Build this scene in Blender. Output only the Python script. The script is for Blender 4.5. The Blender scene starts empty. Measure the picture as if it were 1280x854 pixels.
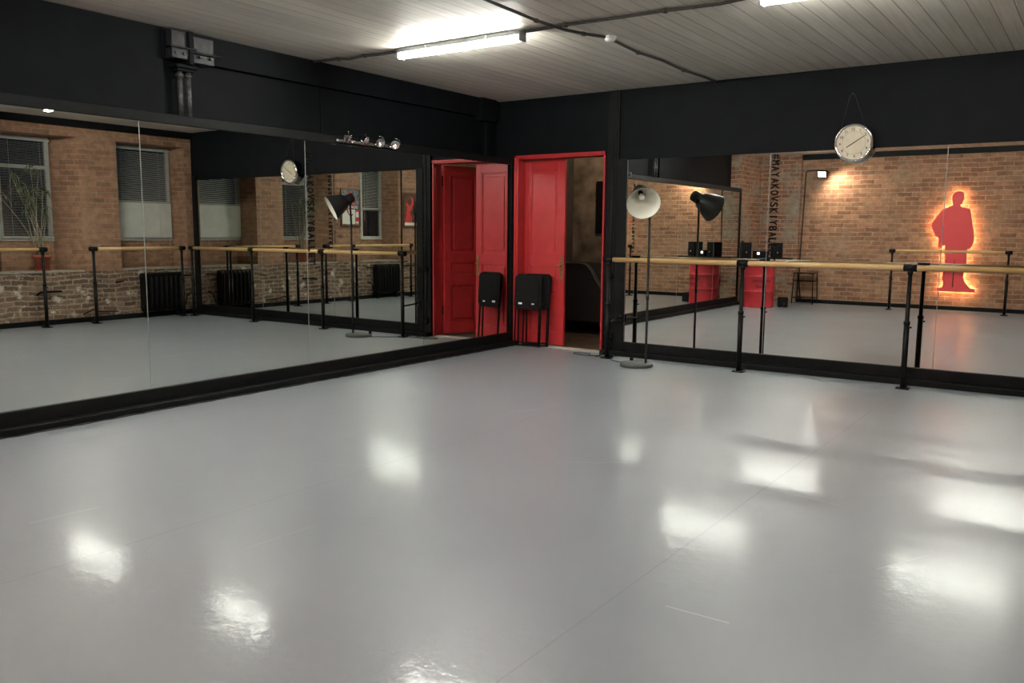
import bpy, math, random
from mathutils import Vector, Matrix
random.seed(7)
PI = math.pi
C = bpy.context.scene.collection
def V(*a): return Vector(a)

# ------------------------------------------------------------------ materials
def new_mat(name):
    m = bpy.data.materials.new(name); m.use_nodes = True
    nt = m.node_tree; b = nt.nodes['Principled BSDF']
    return m, nt, b
def N(nt, t, **kw):
    n = nt.nodes.new(t)
    for k, v in kw.items():
        if k.startswith('i_'):
            n.inputs[k[2:].replace('_', ' ')].default_value = v
        else: setattr(n, k, v)
    return n
def ramp(nt, pts, src):
    r = nt.nodes.new('ShaderNodeValToRGB'); e = r.color_ramp.elements
    while len(e) < len(pts): e.new(0.5)
    for el, (p, c) in zip(e, pts):
        el.position = p; el.color = (c[0], c[1], c[2], 1) if len(c) == 3 else c
    nt.links.new(src, r.inputs[0]); return r
def noise_mat(name, c1, c2, rough=0.5, scale=8.0, bump=0.1, metallic=0.0, r2=None, detail=6, spec=0.5, dist=0.01):
    m, nt, b = new_mat(name)
    tc = N(nt, 'ShaderNodeTexCoord'); nz = N(nt, 'ShaderNodeTexNoise', i_Scale=scale, i_Detail=float(detail))
    nt.links.new(tc.outputs['Object'], nz.inputs['Vector'])
    r = ramp(nt, [(0.35, c1), (0.65, c2)], nz.outputs['Fac'])
    nt.links.new(r.outputs[0], b.inputs['Base Color'])
    b.inputs['Roughness'].default_value = rough; b.inputs['Metallic'].default_value = metallic
    b.inputs['Specular IOR Level'].default_value = spec
    if r2 is not None:
        mr = N(nt, 'ShaderNodeMapRange'); mr.inputs['To Min'].default_value = rough; mr.inputs['To Max'].default_value = r2
        nt.links.new(nz.outputs['Fac'], mr.inputs['Value']); nt.links.new(mr.outputs[0], b.inputs['Roughness'])
    if bump:
        bp = N(nt, 'ShaderNodeBump', i_Strength=bump, i_Distance=dist)
        nt.links.new(nz.outputs['Fac'], bp.inputs['Height']); nt.links.new(bp.outputs[0], b.inputs['Normal'])
    return m
def brick_mat(name, c1, c2, mortar, patch, pscale=0.7, pth=(0.55, 0.72), bw=0.27, rh=0.084, ms=0.010, warp=0.012, bump=0.8):
    m, nt, b = new_mat(name); L = nt.links.new
    uv = N(nt, 'ShaderNodeUVMap'); uv.uv_map = 'UVMap'
    nz = N(nt, 'ShaderNodeTexNoise', i_Scale=2.3, i_Detail=3.0); L(uv.outputs[0], nz.inputs['Vector'])
    sub = N(nt, 'ShaderNodeVectorMath', operation='SUBTRACT'); sub.inputs[1].default_value = (.5, .5, .5); L(nz.outputs['Color'], sub.inputs[0])
    sc = N(nt, 'ShaderNodeVectorMath', operation='SCALE'); sc.inputs['Scale'].default_value = warp * 3; L(sub.outputs[0], sc.inputs[0])
    ad = N(nt, 'ShaderNodeVectorMath', operation='ADD'); L(uv.outputs[0], ad.inputs[0]); L(sc.outputs[0], ad.inputs[1])
    nz2 = N(nt, 'ShaderNodeTexNoise', i_Scale=28.0, i_Detail=3.0); L(uv.outputs[0], nz2.inputs['Vector'])
    sub2 = N(nt, 'ShaderNodeVectorMath', operation='SUBTRACT'); sub2.inputs[1].default_value = (.5, .5, .5); L(nz2.outputs['Color'], sub2.inputs[0])
    sc2 = N(nt, 'ShaderNodeVectorMath', operation='SCALE'); sc2.inputs['Scale'].default_value = warp; L(sub2.outputs[0], sc2.inputs[0])
    ad2 = N(nt, 'ShaderNodeVectorMath', operation='ADD'); L(ad.outputs[0], ad2.inputs[0]); L(sc2.outputs[0], ad2.inputs[1])
    br = N(nt, 'ShaderNodeTexBrick'); br.offset = 0.5; br.squash = 1.0
    br.inputs['Scale'].default_value = 1.0; br.inputs['Brick Width'].default_value = bw; br.inputs['Row Height'].default_value = rh
    br.inputs['Mortar Size'].default_value = ms; br.inputs['Mortar Smooth'].default_value = 0.35; br.inputs['Bias'].default_value = -0.1
    br.inputs['Color1'].default_value = (*c1, 1); br.inputs['Color2'].default_value = (*c2, 1); br.inputs['Mortar'].default_value = (*mortar, 1)
    L(ad2.outputs[0], br.inputs['Vector'])
    # grime / mortar smears
    n3 = N(nt, 'ShaderNodeTexNoise', i_Scale=pscale, i_Detail=5.0, i_Roughness=0.65); L(uv.outputs[0], n3.inputs['Vector'])
    r3 = ramp(nt, [(pth[0], (0, 0, 0)), (pth[1], (1, 1, 1))], n3.outputs['Fac'])
    mx = N(nt, 'ShaderNodeMix', data_type='RGBA'); L(r3.outputs[0], mx.inputs['Factor']); L(br.outputs['Color'], mx.inputs['A']); mx.inputs['B'].default_value = (*patch, 1)
    n4 = N(nt, 'ShaderNodeTexNoise', i_Scale=9.0, i_Detail=6.0, i_Roughness=0.7); L(uv.outputs[0], n4.inputs['Vector'])
    r4 = ramp(nt, [(0.3, (.62, .62, .62)), (0.7, (1.25, 1.22, 1.2))], n4.outputs['Fac'])
    mu = N(nt, 'ShaderNodeMix', data_type='RGBA', blend_type='MULTIPLY'); mu.inputs['Factor'].default_value = 1.0
    L(mx.outputs['Result'], mu.inputs['A']); L(r4.outputs[0], mu.inputs['B']); L(mu.outputs['Result'], b.inputs['Base Color'])
    b.inputs['Roughness'].default_value = 0.82
    inv = N(nt, 'ShaderNodeMath', operation='SUBTRACT'); inv.inputs[0].default_value = 1.0; L(br.outputs['Fac'], inv.inputs[1])
    hh = N(nt, 'ShaderNodeMath', operation='MULTIPLY_ADD'); L(n4.outputs['Fac'], hh.inputs[0]); hh.inputs[1].default_value = 0.8; L(inv.outputs[0], hh.inputs[2])
    bp = N(nt, 'ShaderNodeBump', i_Strength=bump, i_Distance=0.012); L(hh.outputs[0], bp.inputs['Height']); L(bp.outputs[0], b.inputs['Normal'])
    return m
def emit_mat(name, col, s):
    m, nt, b = new_mat(name)
    b.inputs['Base Color'].default_value = (*col, 1); b.inputs['Emission Color'].default_value = (*col, 1); b.inputs['Emission Strength'].default_value = s
    return m

M = {}
M['brick'] = brick_mat('brick back', (.37, .19, .11), (.20, .09, .052), (.385, .285, .20), (.33, .225, .15), pscale=1.3, pth=(.50, .70), warp=.018)
M['brick_r'] = brick_mat('brick window side', (.36, .185, .105), (.205, .10, .057), (.33, .235, .16), (.34, .205, .13), pth=(.42, .68), bump=.6, rh=.077, bw=.25, pscale=1.2)
M['brick_l'] = brick_mat('brick smeared', (.34, .155, .085), (.20, .085, .05), (.42, .33, .25), (.31, .25, .19), pscale=1.7, pth=(.47, .60))
M['brick_low'] = brick_mat('brick weathered', (.27, .175, .115), (.095, .055, .036), (.36, .295, .22), (.50, .45, .38), pscale=4.5, pth=(.57, .64), warp=.035, ms=.012, bump=1.0, rh=.071, bw=.215)
M['black_wall'] = noise_mat('black wall paint', (.0040, .0050, .0062), (.0058, .0071, .0086), .60, 5, .12, spec=.10)
M['black_wood'] = noise_mat('black painted wood', (.0052, .0058, .0062), (.0080, .0084, .0088), .5, 14, .12, spec=.14)
M['black_metal'] = noise_mat('black enamelled steel', (.0055, .0055, .0055), (.008, .008, .008), .42, 40, .03, spec=.16)
M['black_plastic'] = noise_mat('black plastic', (.005, .005, .005), (.0065, .0065, .0065), .55, 60, .05, spec=.12)
M['plate'] = noise_mat('worn black steel', (.010, .011, .013), (.030, .031, .034), .45, 22, .2, metallic=.2)
M['rusty'] = noise_mat('worn steel pipe', (.035, .035, .037), (.13, .13, .13), .5, 30, .3, metallic=.5)
M['chrome'] = noise_mat('chrome', (.75, .75, .75), (.85, .85, .85), .12, 20, 0, metallic=1.0)
M['alu'] = noise_mat('polished glass edge', (.20, .21, .20), (.26, .26, .25), .3, 20, 0)
M['red'] = noise_mat('red door paint', (.40, .022, .026), (.47, .028, .031), .38, 6, .08)
M['red_drum'] = noise_mat('red drum enamel', (.38, .022, .032), (.44, .028, .038), .28, 5, .05)
M['red_panel'] = noise_mat('red acrylic panel', (.74, .07, .075), (.78, .075, .08), .5, 5, 0)
M['brass'] = noise_mat('aged brass', (.20, .13, .05), (.33, .23, .10), .4, 30, .1, metallic=.9)
M['white'] = noise_mat('white enamel', (.66, .65, .56), (.72, .71, .62), .45, 6, 0)
M['white_pl'] = noise_mat('white plastic', (.75, .75, .73), (.8, .8, .78), .4, 8, 0)
M['frame_white'] = noise_mat('window frame paint', (.42, .43, .41), (.52, .53, .50), .45, 12, .05)
M['slat'] = noise_mat('blind slat', (.66, .67, .62), (.74, .75, .70), .35, 6, 0)
M['lampgrey'] = noise_mat('dark grey lamp steel', (.016, .0165, .0165), (.023, .023, .023), .45, 20, .03)
M['lampbase'] = noise_mat('grey lamp base', (.075, .08, .077), (.095, .10, .096), .55, 20, .05)
M['terracotta'] = noise_mat('terracotta', (.30, .075, .04), (.38, .10, .055), .6, 12, .1)
M['soil'] = noise_mat('soil', (.03, .02, .014), (.06, .04, .03), .95, 40, .6)
M['stem'] = noise_mat('plant stem', (.22, .19, .13), (.34, .30, .21), .8, 30, .2)
M['leaf'] = noise_mat('dry leaf', (.055, .075, .035), (.15, .15, .075), .6, 12, .1)
M['sill'] = noise_mat('plaster sill', (.30, .27, .22), (.42, .38, .31), .8, 10, .4)
M['darkfloor'] = noise_mat('brown boards', (.045, .028, .018), (.09, .06, .04), .5, 6, .2)
M['concrete'] = noise_mat('mottled plaster', (.060, .043, .030), (.22, .17, .125), .7, 3.5, .3, detail=8)
M['darkwall'] = noise_mat('dark brown plaster', (.035, .028, .024), (.055, .045, .038), .7, 4, .2)
M['threshold'] = noise_mat('threshold', (.35, .33, .28), (.45, .42, .37), .6, 12, .1)
M['upholstery'] = noise_mat('charcoal upholstery', (.022, .020, .020), (.035, .032, .031), .9, 80, .3)
M['darkpipe'] = noise_mat('worn piping', (.07, .06, .05), (.10, .09, .075), .7, 40, .1)
M['rubber'] = noise_mat('black rubber cable', (.012, .012, .012), (.018, .018, .018), .5, 40, 0)
M['greycable'] = noise_mat('dark cable conduit', (.035, .033, .030), (.06, .055, .05), .6, 40, .1)
M['galv'] = noise_mat('grey fixture housing', (.32, .33, .34), (.4, .41, .42), .4, 15, 0)
M['clockface'] = noise_mat('cream dial', (.55, .49, .36), (.62, .56, .42), .5, 10, 0)
M['ink'] = noise_mat('dark ink', (.02, .018, .016), (.03, .026, .022), .6, 20, 0)
M['letter'] = noise_mat('black vinyl lettering', (.004, .004, .004), (.006, .006, .006), .6, 20, 0, spec=.08)
M['drumtext'] = noise_mat('dark red stencil', (.09, .012, .014), (.14, .015, .018), .5, 20, 0)
M['picframe'] = noise_mat('brown picture frame', (.10, .045, .022), (.16, .07, .035), .4, 20, .1)
M['p_dark'] = noise_mat('poster dark print', (.02, .022, .03), (.22, .23, .26), .5, 18, 0, detail=3)
M['p_brown'] = noise_mat('poster brown print', (.06, .025, .015), (.13, .055, .035), .5, 9, 0)
M['p_red'] = noise_mat('poster red print', (.52, .03, .035), (.62, .05, .05), .5, 9, 0)
M['p_white'] = noise_mat('poster white print', (.66, .66, .60), (.74, .74, .68), .5, 9, 0)
M['p_black'] = noise_mat('poster black print', (.012, .012, .012), (.02, .02, .02), .5, 9, 0)
M['tube'] = emit_mat('lit diffuser', (1.0, .985, .915), 172)
M['flood'] = emit_mat('lit floodlight glass', (1.0, .96, .90), 60)
M['led'] = emit_mat('amber led strip', (1.0, .62, .28), 110)
M['warm'] = emit_mat('warm lamp', (1.0, .75, .5), 5)

# barre wood
def wood():
    m, nt, b = new_mat('varnished pine rail'); L = nt.links.new
    tc = N(nt, 'ShaderNodeTexCoord'); mp = N(nt, 'ShaderNodeMapping'); mp.inputs['Scale'].default_value = (3, 3, 60)
    L(tc.outputs['Object'], mp.inputs[0]); nz = N(nt, 'ShaderNodeTexNoise', i_Scale=1.0, i_Detail=4.0); L(mp.outputs[0], nz.inputs['Vector'])
    r = ramp(nt, [(.3, (.50, .30, .12)), (.7, (.66, .44, .20))], nz.outputs['Fac']); L(r.outputs[0], b.inputs['Base Color'])
    b.inputs['Roughness'].default_value = .3; return m
M['wood'] = wood()
# mirror
m, nt, b = new_mat('mirror glass'); nt.nodes.remove(b)
g = N(nt, 'ShaderNodeBsdfGlossy'); g.inputs['Color'].default_value = (.78, .81, .775, 1); g.inputs['Roughness'].default_value = 0.0
nt.links.new(g.outputs[0], nt.nodes['Material Output'].inputs[0]); M['mirror'] = m
# window glass
m, nt, b = new_mat('window glass'); b.inputs['Base Color'].default_value = (.9, .93, .95, 1); b.inputs['Roughness'].default_value = 0.02
b.inputs['Transmission Weight'].default_value = 1.0; b.inputs['IOR'].default_value = 1.45; M['glass'] = m
# vinyl floor
def floor_mat():
    m, nt, b = new_mat('grey dance vinyl'); L = nt.links.new
    tc = N(nt, 'ShaderNodeTexCoord')
    n1 = N(nt, 'ShaderNodeTexNoise', i_Scale=.8, i_Detail=5.0, i_Roughness=.6); L(tc.outputs['Object'], n1.inputs['Vector'])
    n2 = N(nt, 'ShaderNodeTexNoise', i_Scale=14.0, i_Detail=4.0); L(tc.outputs['Object'], n2.inputs['Vector'])
    r = ramp(nt, [(.3, (.226, .247, .272)), (.7, (.255, .275, .299))], n1.outputs['Fac'])
    # faint scuff strokes
    mp = N(nt, 'ShaderNodeMapping'); mp.inputs['Rotation'].default_value = (0, 0, .9); mp.inputs['Scale'].default_value = (1.2, 45, 1)
    L(tc.outputs['Object'], mp.inputs[0]); n3 = N(nt, 'ShaderNodeTexNoise', i_Scale=1.4, i_Detail=3.0, i_Roughness=.5); L(mp.outputs[0], n3.inputs['Vector'])
    rs = ramp(nt, [(.70, (0, 0, 0)), (.80, (1, 1, 1))], n3.outputs['Fac'])
    # welded sheet joints running towards the door wall, every 1.52 m
    sx = N(nt, 'ShaderNodeSeparateXYZ'); L(tc.outputs['Object'], sx.inputs[0])
    a1 = N(nt, 'ShaderNodeMath', operation='ADD'); a1.inputs[1].default_value = 10 * 2.0 - 4.545 + 1.0; L(sx.outputs['X'], a1.inputs[0])
    mo = N(nt, 'ShaderNodeMath', operation='MODULO'); mo.inputs[1].default_value = 2.0; L(a1.outputs[0], mo.inputs[0])
    s2 = N(nt, 'ShaderNodeMath', operation='SUBTRACT'); s2.inputs[1].default_value = 1.0; L(mo.outputs[0], s2.inputs[0])
    ab = N(nt, 'ShaderNodeMath', operation='ABSOLUTE'); L(s2.outputs[0], ab.inputs[0])
    lt = N(nt, 'ShaderNodeMath', operation='LESS_THAN'); lt.inputs[1].default_value = .0035; L(ab.outputs[0], lt.inputs[0])
    mj = N(nt, 'ShaderNodeMix', data_type='RGBA'); L(lt.outputs[0], mj.inputs['Factor']); prev = r.outputs[0]
    for (ax, ay), (bx, by), w_, k_ in [((4.738, -5.744), (4.979, -5.74), .004, .55), ((1.917, -6.69), (1.95, -6.37), .004, .4), ((3.34, -4.30), (3.70, -4.05), .004, .35), ((4.35, -4.02), (4.95, -4.12), .004, .3), ((2.30, -3.30), (2.42, -3.05), .006, .45),
                                      ((2.15, -5.2), (2.55, -5.0), .003, .25), ((5.30, -4.9), (5.45, -4.6), .003, .3), ((3.0, -6.3), (3.02, -5.9), .003, .2)]:
        pa = N(nt, 'ShaderNodeVectorMath', operation='SUBTRACT'); L(tc.outputs['Object'], pa.inputs[0]); pa.inputs[1].default_value = (ax, ay, 0)
        dt = N(nt, 'ShaderNodeVectorMath', operation='DOT_PRODUCT'); L(pa.outputs[0], dt.inputs[0]); l2 = (bx - ax) ** 2 + (by - ay) ** 2; dt.inputs[1].default_value = ((bx - ax) / l2, (by - ay) / l2, 0)
        cl = N(nt, 'ShaderNodeClamp'); L(dt.outputs['Value'], cl.inputs[0])
        pj = N(nt, 'ShaderNodeVectorMath', operation='SCALE'); pj.inputs[0].default_value = (bx - ax, by - ay, 0); L(cl.outputs[0], pj.inputs['Scale'])
        df = N(nt, 'ShaderNodeVectorMath', operation='DISTANCE'); L(pa.outputs[0], df.inputs[0]); L(pj.outputs[0], df.inputs[1])
        mk = N(nt, 'ShaderNodeMapRange'); L(df.outputs['Value'], mk.inputs['Value']); mk.inputs['From Min'].default_value = 0; mk.inputs['From Max'].default_value = w_; mk.inputs['To Min'].default_value = k_; mk.inputs['To Max'].default_value = 0
        ms_ = N(nt, 'ShaderNodeMix', data_type='RGBA'); L(mk.outputs[0], ms_.inputs['Factor']); L(prev, ms_.inputs['A']); ms_.inputs['B'].default_value = (.75, .75, .73, 1); prev = ms_.outputs['Result']
    L(prev, mj.inputs['A']); mj.inputs['B'].default_value = (.20, .205, .21, 1)
    L(mj.outputs['Result'], b.inputs['Base Color'])
    mr = N(nt, 'ShaderNodeMapRange'); mr.inputs['From Min'].default_value = .3; mr.inputs['From Max'].default_value = .7
    mr.inputs['To Min'].default_value = .30; mr.inputs['To Max'].default_value = .40; L(n1.outputs['Fac'], mr.inputs['Value']); L(mr.outputs[0], b.inputs['Roughness'])
    n5 = N(nt, 'ShaderNodeTexNoise', i_Scale=55.0, i_Detail=2.0); L(tc.outputs['Object'], n5.inputs['Vector'])
    h = N(nt, 'ShaderNodeMix', data_type='FLOAT'); h.inputs['Factor'].default_value = .25; L(n2.outputs['Fac'], h.inputs['A']); L(n5.outputs['Fac'], h.inputs['B'])
    bp = N(nt, 'ShaderNodeBump', i_Strength=.27, i_Distance=.005); L(h.outputs[0], bp.inputs['Height']); L(bp.outputs[0], b.inputs['Coat Normal']); L(bp.outputs[0], b.inputs['Normal'])
    b.inputs['Specular IOR Level'].default_value = .35
    b.inputs['Coat Weight'].default_value = .17; b.inputs['Coat Roughness'].default_value = .075
    return m
M['floor'] = floor_mat()
# boarded ceiling: boards run along y, 9 cm wide
def ceil_mat():
    m, nt, b = new_mat('painted board ceiling'); L = nt.links.new
    tc = N(nt, 'ShaderNodeTexCoord'); sx = N(nt, 'ShaderNodeSeparateXYZ'); L(tc.outputs['Object'], sx.inputs[0])
    a1 = N(nt, 'ShaderNodeMath', operation='ADD'); a1.inputs[1].default_value = 20.0; L(sx.outputs['X'], a1.inputs[0])
    dv = N(nt, 'ShaderNodeMath', operation='DIVIDE'); dv.inputs[1].default_value = .134; L(a1.outputs[0], dv.inputs[0])
    fr = N(nt, 'ShaderNodeMath', operation='FRACT'); L(dv.outputs[0], fr.inputs[0])
    fl = N(nt, 'ShaderNodeMath', operation='FLOOR'); L(dv.outputs[0], fl.inputs[0])
    wn = N(nt, 'ShaderNodeTexWhiteNoise', noise_dimensions='1D'); L(fl.outputs[0], wn.inputs['W'])
    s2 = N(nt, 'ShaderNodeMath', operation='SUBTRACT'); s2.inputs[1].default_value = .5; L(fr.outputs[0], s2.inputs[0])
    ab = N(nt, 'ShaderNodeMath', operation='ABSOLUTE'); L(s2.outputs[0], ab.inputs[0])
    gr = ramp(nt, [(.465, (1, 1, 1)), (.49, (0, 0, 0))], ab.outputs[0])
    mp = N(nt, 'ShaderNodeMapping'); mp.inputs['Scale'].default_value = (30, 1.2, 1); L(tc.outputs['Object'], mp.inputs[0])
    nz = N(nt, 'ShaderNodeTexNoise', i_Scale=1.0, i_Detail=5.0); L(mp.outputs[0], nz.inputs['Vector'])
    r = ramp(nt, [(.3, (.60, .565, .49)), (.7, (.74, .705, .63))], nz.outputs['Fac'])
    mv = N(nt, 'ShaderNodeMapRange'); mv.inputs['To Min'].default_value = .88; mv.inputs['To Max'].default_value = 1.05; L(wn.outputs['Value'], mv.inputs['Value'])
    mg = N(nt, 'ShaderNodeMapRange'); mg.inputs['To Min'].default_value = .45; mg.inputs['To Max'].default_value = 1.0; L(gr.outputs[0], mg.inputs['Value'])
    mm = N(nt, 'ShaderNodeMath', operation='MULTIPLY'); L(mv.outputs[0], mm.inputs[0]); L(mg.outputs[0], mm.inputs[1])
    vs = N(nt, 'ShaderNodeVectorMath', operation='SCALE'); L(r.outputs[0], vs.inputs[0]); L(mm.outputs[0], vs.inputs['Scale']); L(vs.outputs[0], b.inputs['Base Color'])
    b.inputs['Roughness'].default_value = .50; b.inputs['Specular IOR Level'].default_value = .14
    bp = N(nt, 'ShaderNodeBump', i_Strength=.6, i_Distance=.005); L(gr.outputs[0], bp.inputs['Height'])
    bp2 = N(nt, 'ShaderNodeBump', i_Strength=.15, i_Distance=.01); L(nz.outputs['Fac'], bp2.inputs['Height']); L(bp.outputs[0], bp2.inputs['Normal']); L(bp2.outputs[0], b.inputs['Normal'])
    return m
M['ceiling'] = ceil_mat()

# ------------------------------------------------------------------ mesh builder
class MB:
    def __init__(s): s.v = []; s.f = []; s.sm = []
    def add(s, vs, fs, smooth=False):
        o = len(s.v); s.v += [tuple(v) for v in vs]; s.f += [tuple(o + i for i in f) for f in fs]; s.sm += [smooth] * len(fs); return s
    def box(s, x0, x1, y0, y1, z0, z1, mtx=None):
        if x0 > x1: x0, x1 = x1, x0
        if y0 > y1: y0, y1 = y1, y0
        if z0 > z1: z0, z1 = z1, z0
        vs = [V(x, y, z) for x in (x0, x1) for y in (y0, y1) for z in (z0, z1)]
        if mtx: vs = [mtx @ v for v in vs]
        return s.add(vs, [(0, 1, 3, 2), (4, 6, 7, 5), (0, 4, 5, 1), (2, 3, 7, 6), (0, 2, 6, 4), (1, 5, 7, 3)])
    def prism(s, poly, a, b, axis='z'):
        # poly: 2D points; axis z -> (x,y), x -> (y,z), y -> (x,z)
        def P(p, t): return {'z': (p[0], p[1], t), 'x': (t, p[0], p[1]), 'y': (p[0], t, p[1])}[axis]
        n = len(poly); vs = [P(p, a) for p in poly] + [P(p, b) for p in poly]
        ar = sum(poly[i][0] * poly[(i + 1) % n][1] - poly[(i + 1) % n][0] * poly[i][1] for i in range(n))
        flip = (ar > 0) == (b > a)
        if axis == 'y': flip = not flip
        fs = [tuple(range(n)), tuple(range(2 * n - 1, n - 1, -1))] + [(i, n + i, n + (i + 1) % n, (i + 1) % n) for i in range(n)]
        if flip: fs = [tuple(reversed(f)) for f in fs]
        return s.add(vs, fs)
    def tube(s, pts, r, n=10, closed=False, caps=True, smooth=True):
        pts = [Vector(p) for p in pts]; rs = r if isinstance(r, (list, tuple)) else [r] * len(pts)
        vs = []; up = None
        for i, p in enumerate(pts):
            if closed: t = pts[(i + 1) % len(pts)] - pts[i - 1]
            else: t = pts[min(i + 1, len(pts) - 1)] - pts[max(i - 1, 0)]
            t.normalize()
            if up is None: up = V(0, 0, 1) if abs(t.z) < .9 else V(1, 0, 0)
            a = up - t * up.dot(t)
            if a.length < 1e-4: a = t.orthogonal()
            a.normalize(); up = a; c = t.cross(a)
            vs += [p + (a * math.cos(2 * PI * k / n) + c * math.sin(2 * PI * k / n)) * rs[i] for k in range(n)]
        m = len(pts); fs = []
        for i in range(m if closed else m - 1):
            j = (i + 1) % m
            fs += [(i * n + k, i * n + (k + 1) % n, j * n + (k + 1) % n, j * n + k) for k in range(n)]
        s.add(vs, fs, smooth)
        if caps and not closed:
            o = len(s.v) - len(vs)
            s.f += [tuple(o + k for k in reversed(range(n))), tuple(o + (m - 1) * n + k for k in range(n))]; s.sm += [False, False]
        return s
    def cyl(s, a, b, r, n=16, r2=None): return s.tube([a, b], [r, r if r2 is None else r2], n)
    def lathe(s, prof, n=32, mtx=None, smooth=True, closed=False):
        vs = []; m = len(prof)
        for k in range(n):
            a = 2 * PI * k / n
            for (r, z) in prof:
                v = V(r * math.cos(a), r * math.sin(a), z); vs.append(mtx @ v if mtx else v)
        fs = []
        for k in range(n):
            k2 = (k + 1) % n
            for i in range(m if closed else m - 1):
                j = (i + 1) % m
                fs.append((k * m + i, k2 * m + i, k2 * m + j, k * m + j))
        return s.add(vs, fs, smooth)
    def sphere(s, c, r, n=12):
        pr = [(max(1e-5, r * math.sin(PI * i / n)), -r * math.cos(PI * i / n)) for i in range(n + 1)]
        return s.lathe(pr, n * 2, Matrix.Translation(Vector(c)))
    def build(s, name, mat, parent=None, bevel=0, seg=2):
        me = bpy.data.meshes.new(name)
        off = V(0, 0, 0)
        if parent is None:
            xs = [v[0] for v in s.v]; ys = [v[1] for v in s.v]; zs = [v[2] for v in s.v]
            if mat is not M['floor'] and mat is not M['ceiling']:
                off = V((min(xs) + max(xs)) / 2, (min(ys) + max(ys)) / 2, min(zs))
        me.from_pydata([Vector(v) - off for v in s.v], [], s.f); me.update()
        for p, sm in zip(me.polygons, s.sm): p.use_smooth = sm
        uvl = me.uv_layers.new(name='UVMap')
        for p in me.polygons:
            n = p.normal
            for li in p.loop_indices:
                co = s.v[me.loops[li].vertex_index]
                if abs(n.z) > .8: uv = (co[0], co[1])
                elif abs(n.x) > abs(n.y): uv = (co[1], co[2])
                else: uv = (co[0] + .11, co[2])
                uvl.data[li].uv = uv
        me.materials.append(mat)
        o = bpy.data.objects.new(name, me); C.objects.link(o); o.location = off
        if parent is not None: o.parent = parent
        if bevel:
            bv = o.modifiers.new('bevel', 'BEVEL'); bv.width = bevel; bv.segments = seg; bv.limit_method = 'ANGLE'; bv.angle_limit = .6
        return o
def tag(o, label=None, cat=None, group=None, kind=None):
    if label: o['label'] = label
    if cat: o['category'] = cat
    if group: o['group'] = group
    if kind: o['kind'] = kind
    return o
def thing(name, loc, label, cat, rot=(0, 0, 0), group=None, kind=None):
    o = bpy.data.objects.new(name, None); C.objects.link(o); o.location = loc; o.rotation_euler = rot
    o.empty_display_size = .1
    return tag(o, label, cat, group, kind)
def struct(o): o['kind'] = 'structure'; return o
def copy_tree(o, parent=None):
    c = o.copy(); C.objects.link(c); c.parent = parent
    for ch in list(o.children): copy_tree(ch, c)
    return c
def text_obj(name, body, size, mat, mtx, parent, bold=.0, extr=.0008, width=None, ali='LEFT'):
    cu = bpy.data.curves.new('txt', 'FONT'); cu.body = body; cu.size = size; cu.offset = bold; cu.extrude = extr; cu.align_x = ali; cu.align_y = 'CENTER'
    to = bpy.data.objects.new('txt', cu); C.objects.link(to)
    dg = bpy.context.evaluated_depsgraph_get(); me = bpy.data.meshes.new_from_object(to.evaluated_get(dg))
    bpy.data.objects.remove(to)
    if width:
        xs = [v.co.x for v in me.vertices]; k = width / (max(xs) - min(xs)); me.transform(Matrix.Diagonal((k, 1, 1, 1)))
    me.transform(mtx); me.materials.clear(); me.materials.append(mat)
    o = bpy.data.objects.new(name, me); C.objects.link(o); o.parent = parent
    return o
def letter_strip(name, body, pitch, cap, lw, mat, mtx, parent, bold):
    mb = MB()
    for i, ch in enumerate(body):
        cu = bpy.data.curves.new('txt', 'FONT'); cu.body = ch; cu.size = cap / .70; cu.extrude = .0002
        to = bpy.data.objects.new('txt', cu); C.objects.link(to)
        dg = bpy.context.evaluated_depsgraph_get(); me = bpy.data.meshes.new_from_object(to.evaluated_get(dg)); bpy.data.objects.remove(to)
        xs = [v.co.x for v in me.vertices]; zs = [v.co.y for v in me.vertices]; w0 = max(xs) - min(xs); tw = lw if ch not in 'I' else lw * .20
        kx = tw / w0; cx = (max(xs) + min(xs)) / 2; cyy = (max(zs) + min(zs)) / 2; ky = cap / (max(zs) - min(zs))
        for q, (sx, sy) in enumerate(((0, 0), (bold, 0), (-bold, 0), (0, bold * .7), (0, -bold * .7))):
            mb.add([mtx @ V((v.co.x - cx) * kx + pitch * (i + .5) + sx, (v.co.y - cyy) * ky + sy, v.co.z + q * .00004) for v in me.vertices], [tuple(p.vertices) for p in me.polygons])
        bpy.data.meshes.remove(me)
    return mb.build(name, mat, parent)
def frame3(x, y, z, o):
    m = Matrix.Identity(4)
    for i, a in enumerate((x, y, z)):
        for j in range(3): m[j][i] = a[j]
    m.translation = Vector(o); return m

# ------------------------------------------------------------------ room dimensions
XW, YB = 6.45, -9.0           # brick window wall, brick back wall
XU = -.26                     # upper part of the left wall
def ZC(y): return 2.94 - .002 * y
def BW(x, z): return (5.99 + (x - 5.99) * .9512, 1.38 + (z - 1.38) * .9512)   # survey of the rear wall
MZ0, MZ1 = .155, 2.182         # mirror glass bottom and top

# floor, ceiling
struct(MB().box(XU - .1, 6.95, YB - .1, 0.0, -.08, 0).build('floor', M['floor']))
struct(MB().box(-1.2, 2.6, 0.0, 4.2, -.08, -.004).build('floor_hallway', M['darkfloor']))
cb = MB(); z0, z1 = ZC(0.0), ZC(YB - .1)
cb.add([(XU - .1, 0, z0), (6.95, 0, z0), (6.95, YB - .1, z1), (XU - .1, YB - .1, z1), (XU - .1, 0, z0 + .1), (6.95, 0, z0 + .1), (6.95, YB - .1, z1 + .1), (XU - .1, YB - .1, z1 + .1)],
       [(0, 1, 2, 3), (7, 6, 5, 4), (0, 4, 5, 1), (1, 5, 6, 2), (2, 6, 7, 3), (3, 7, 4, 0)])
struct(cb.build('ceiling', M['ceiling']))
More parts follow.
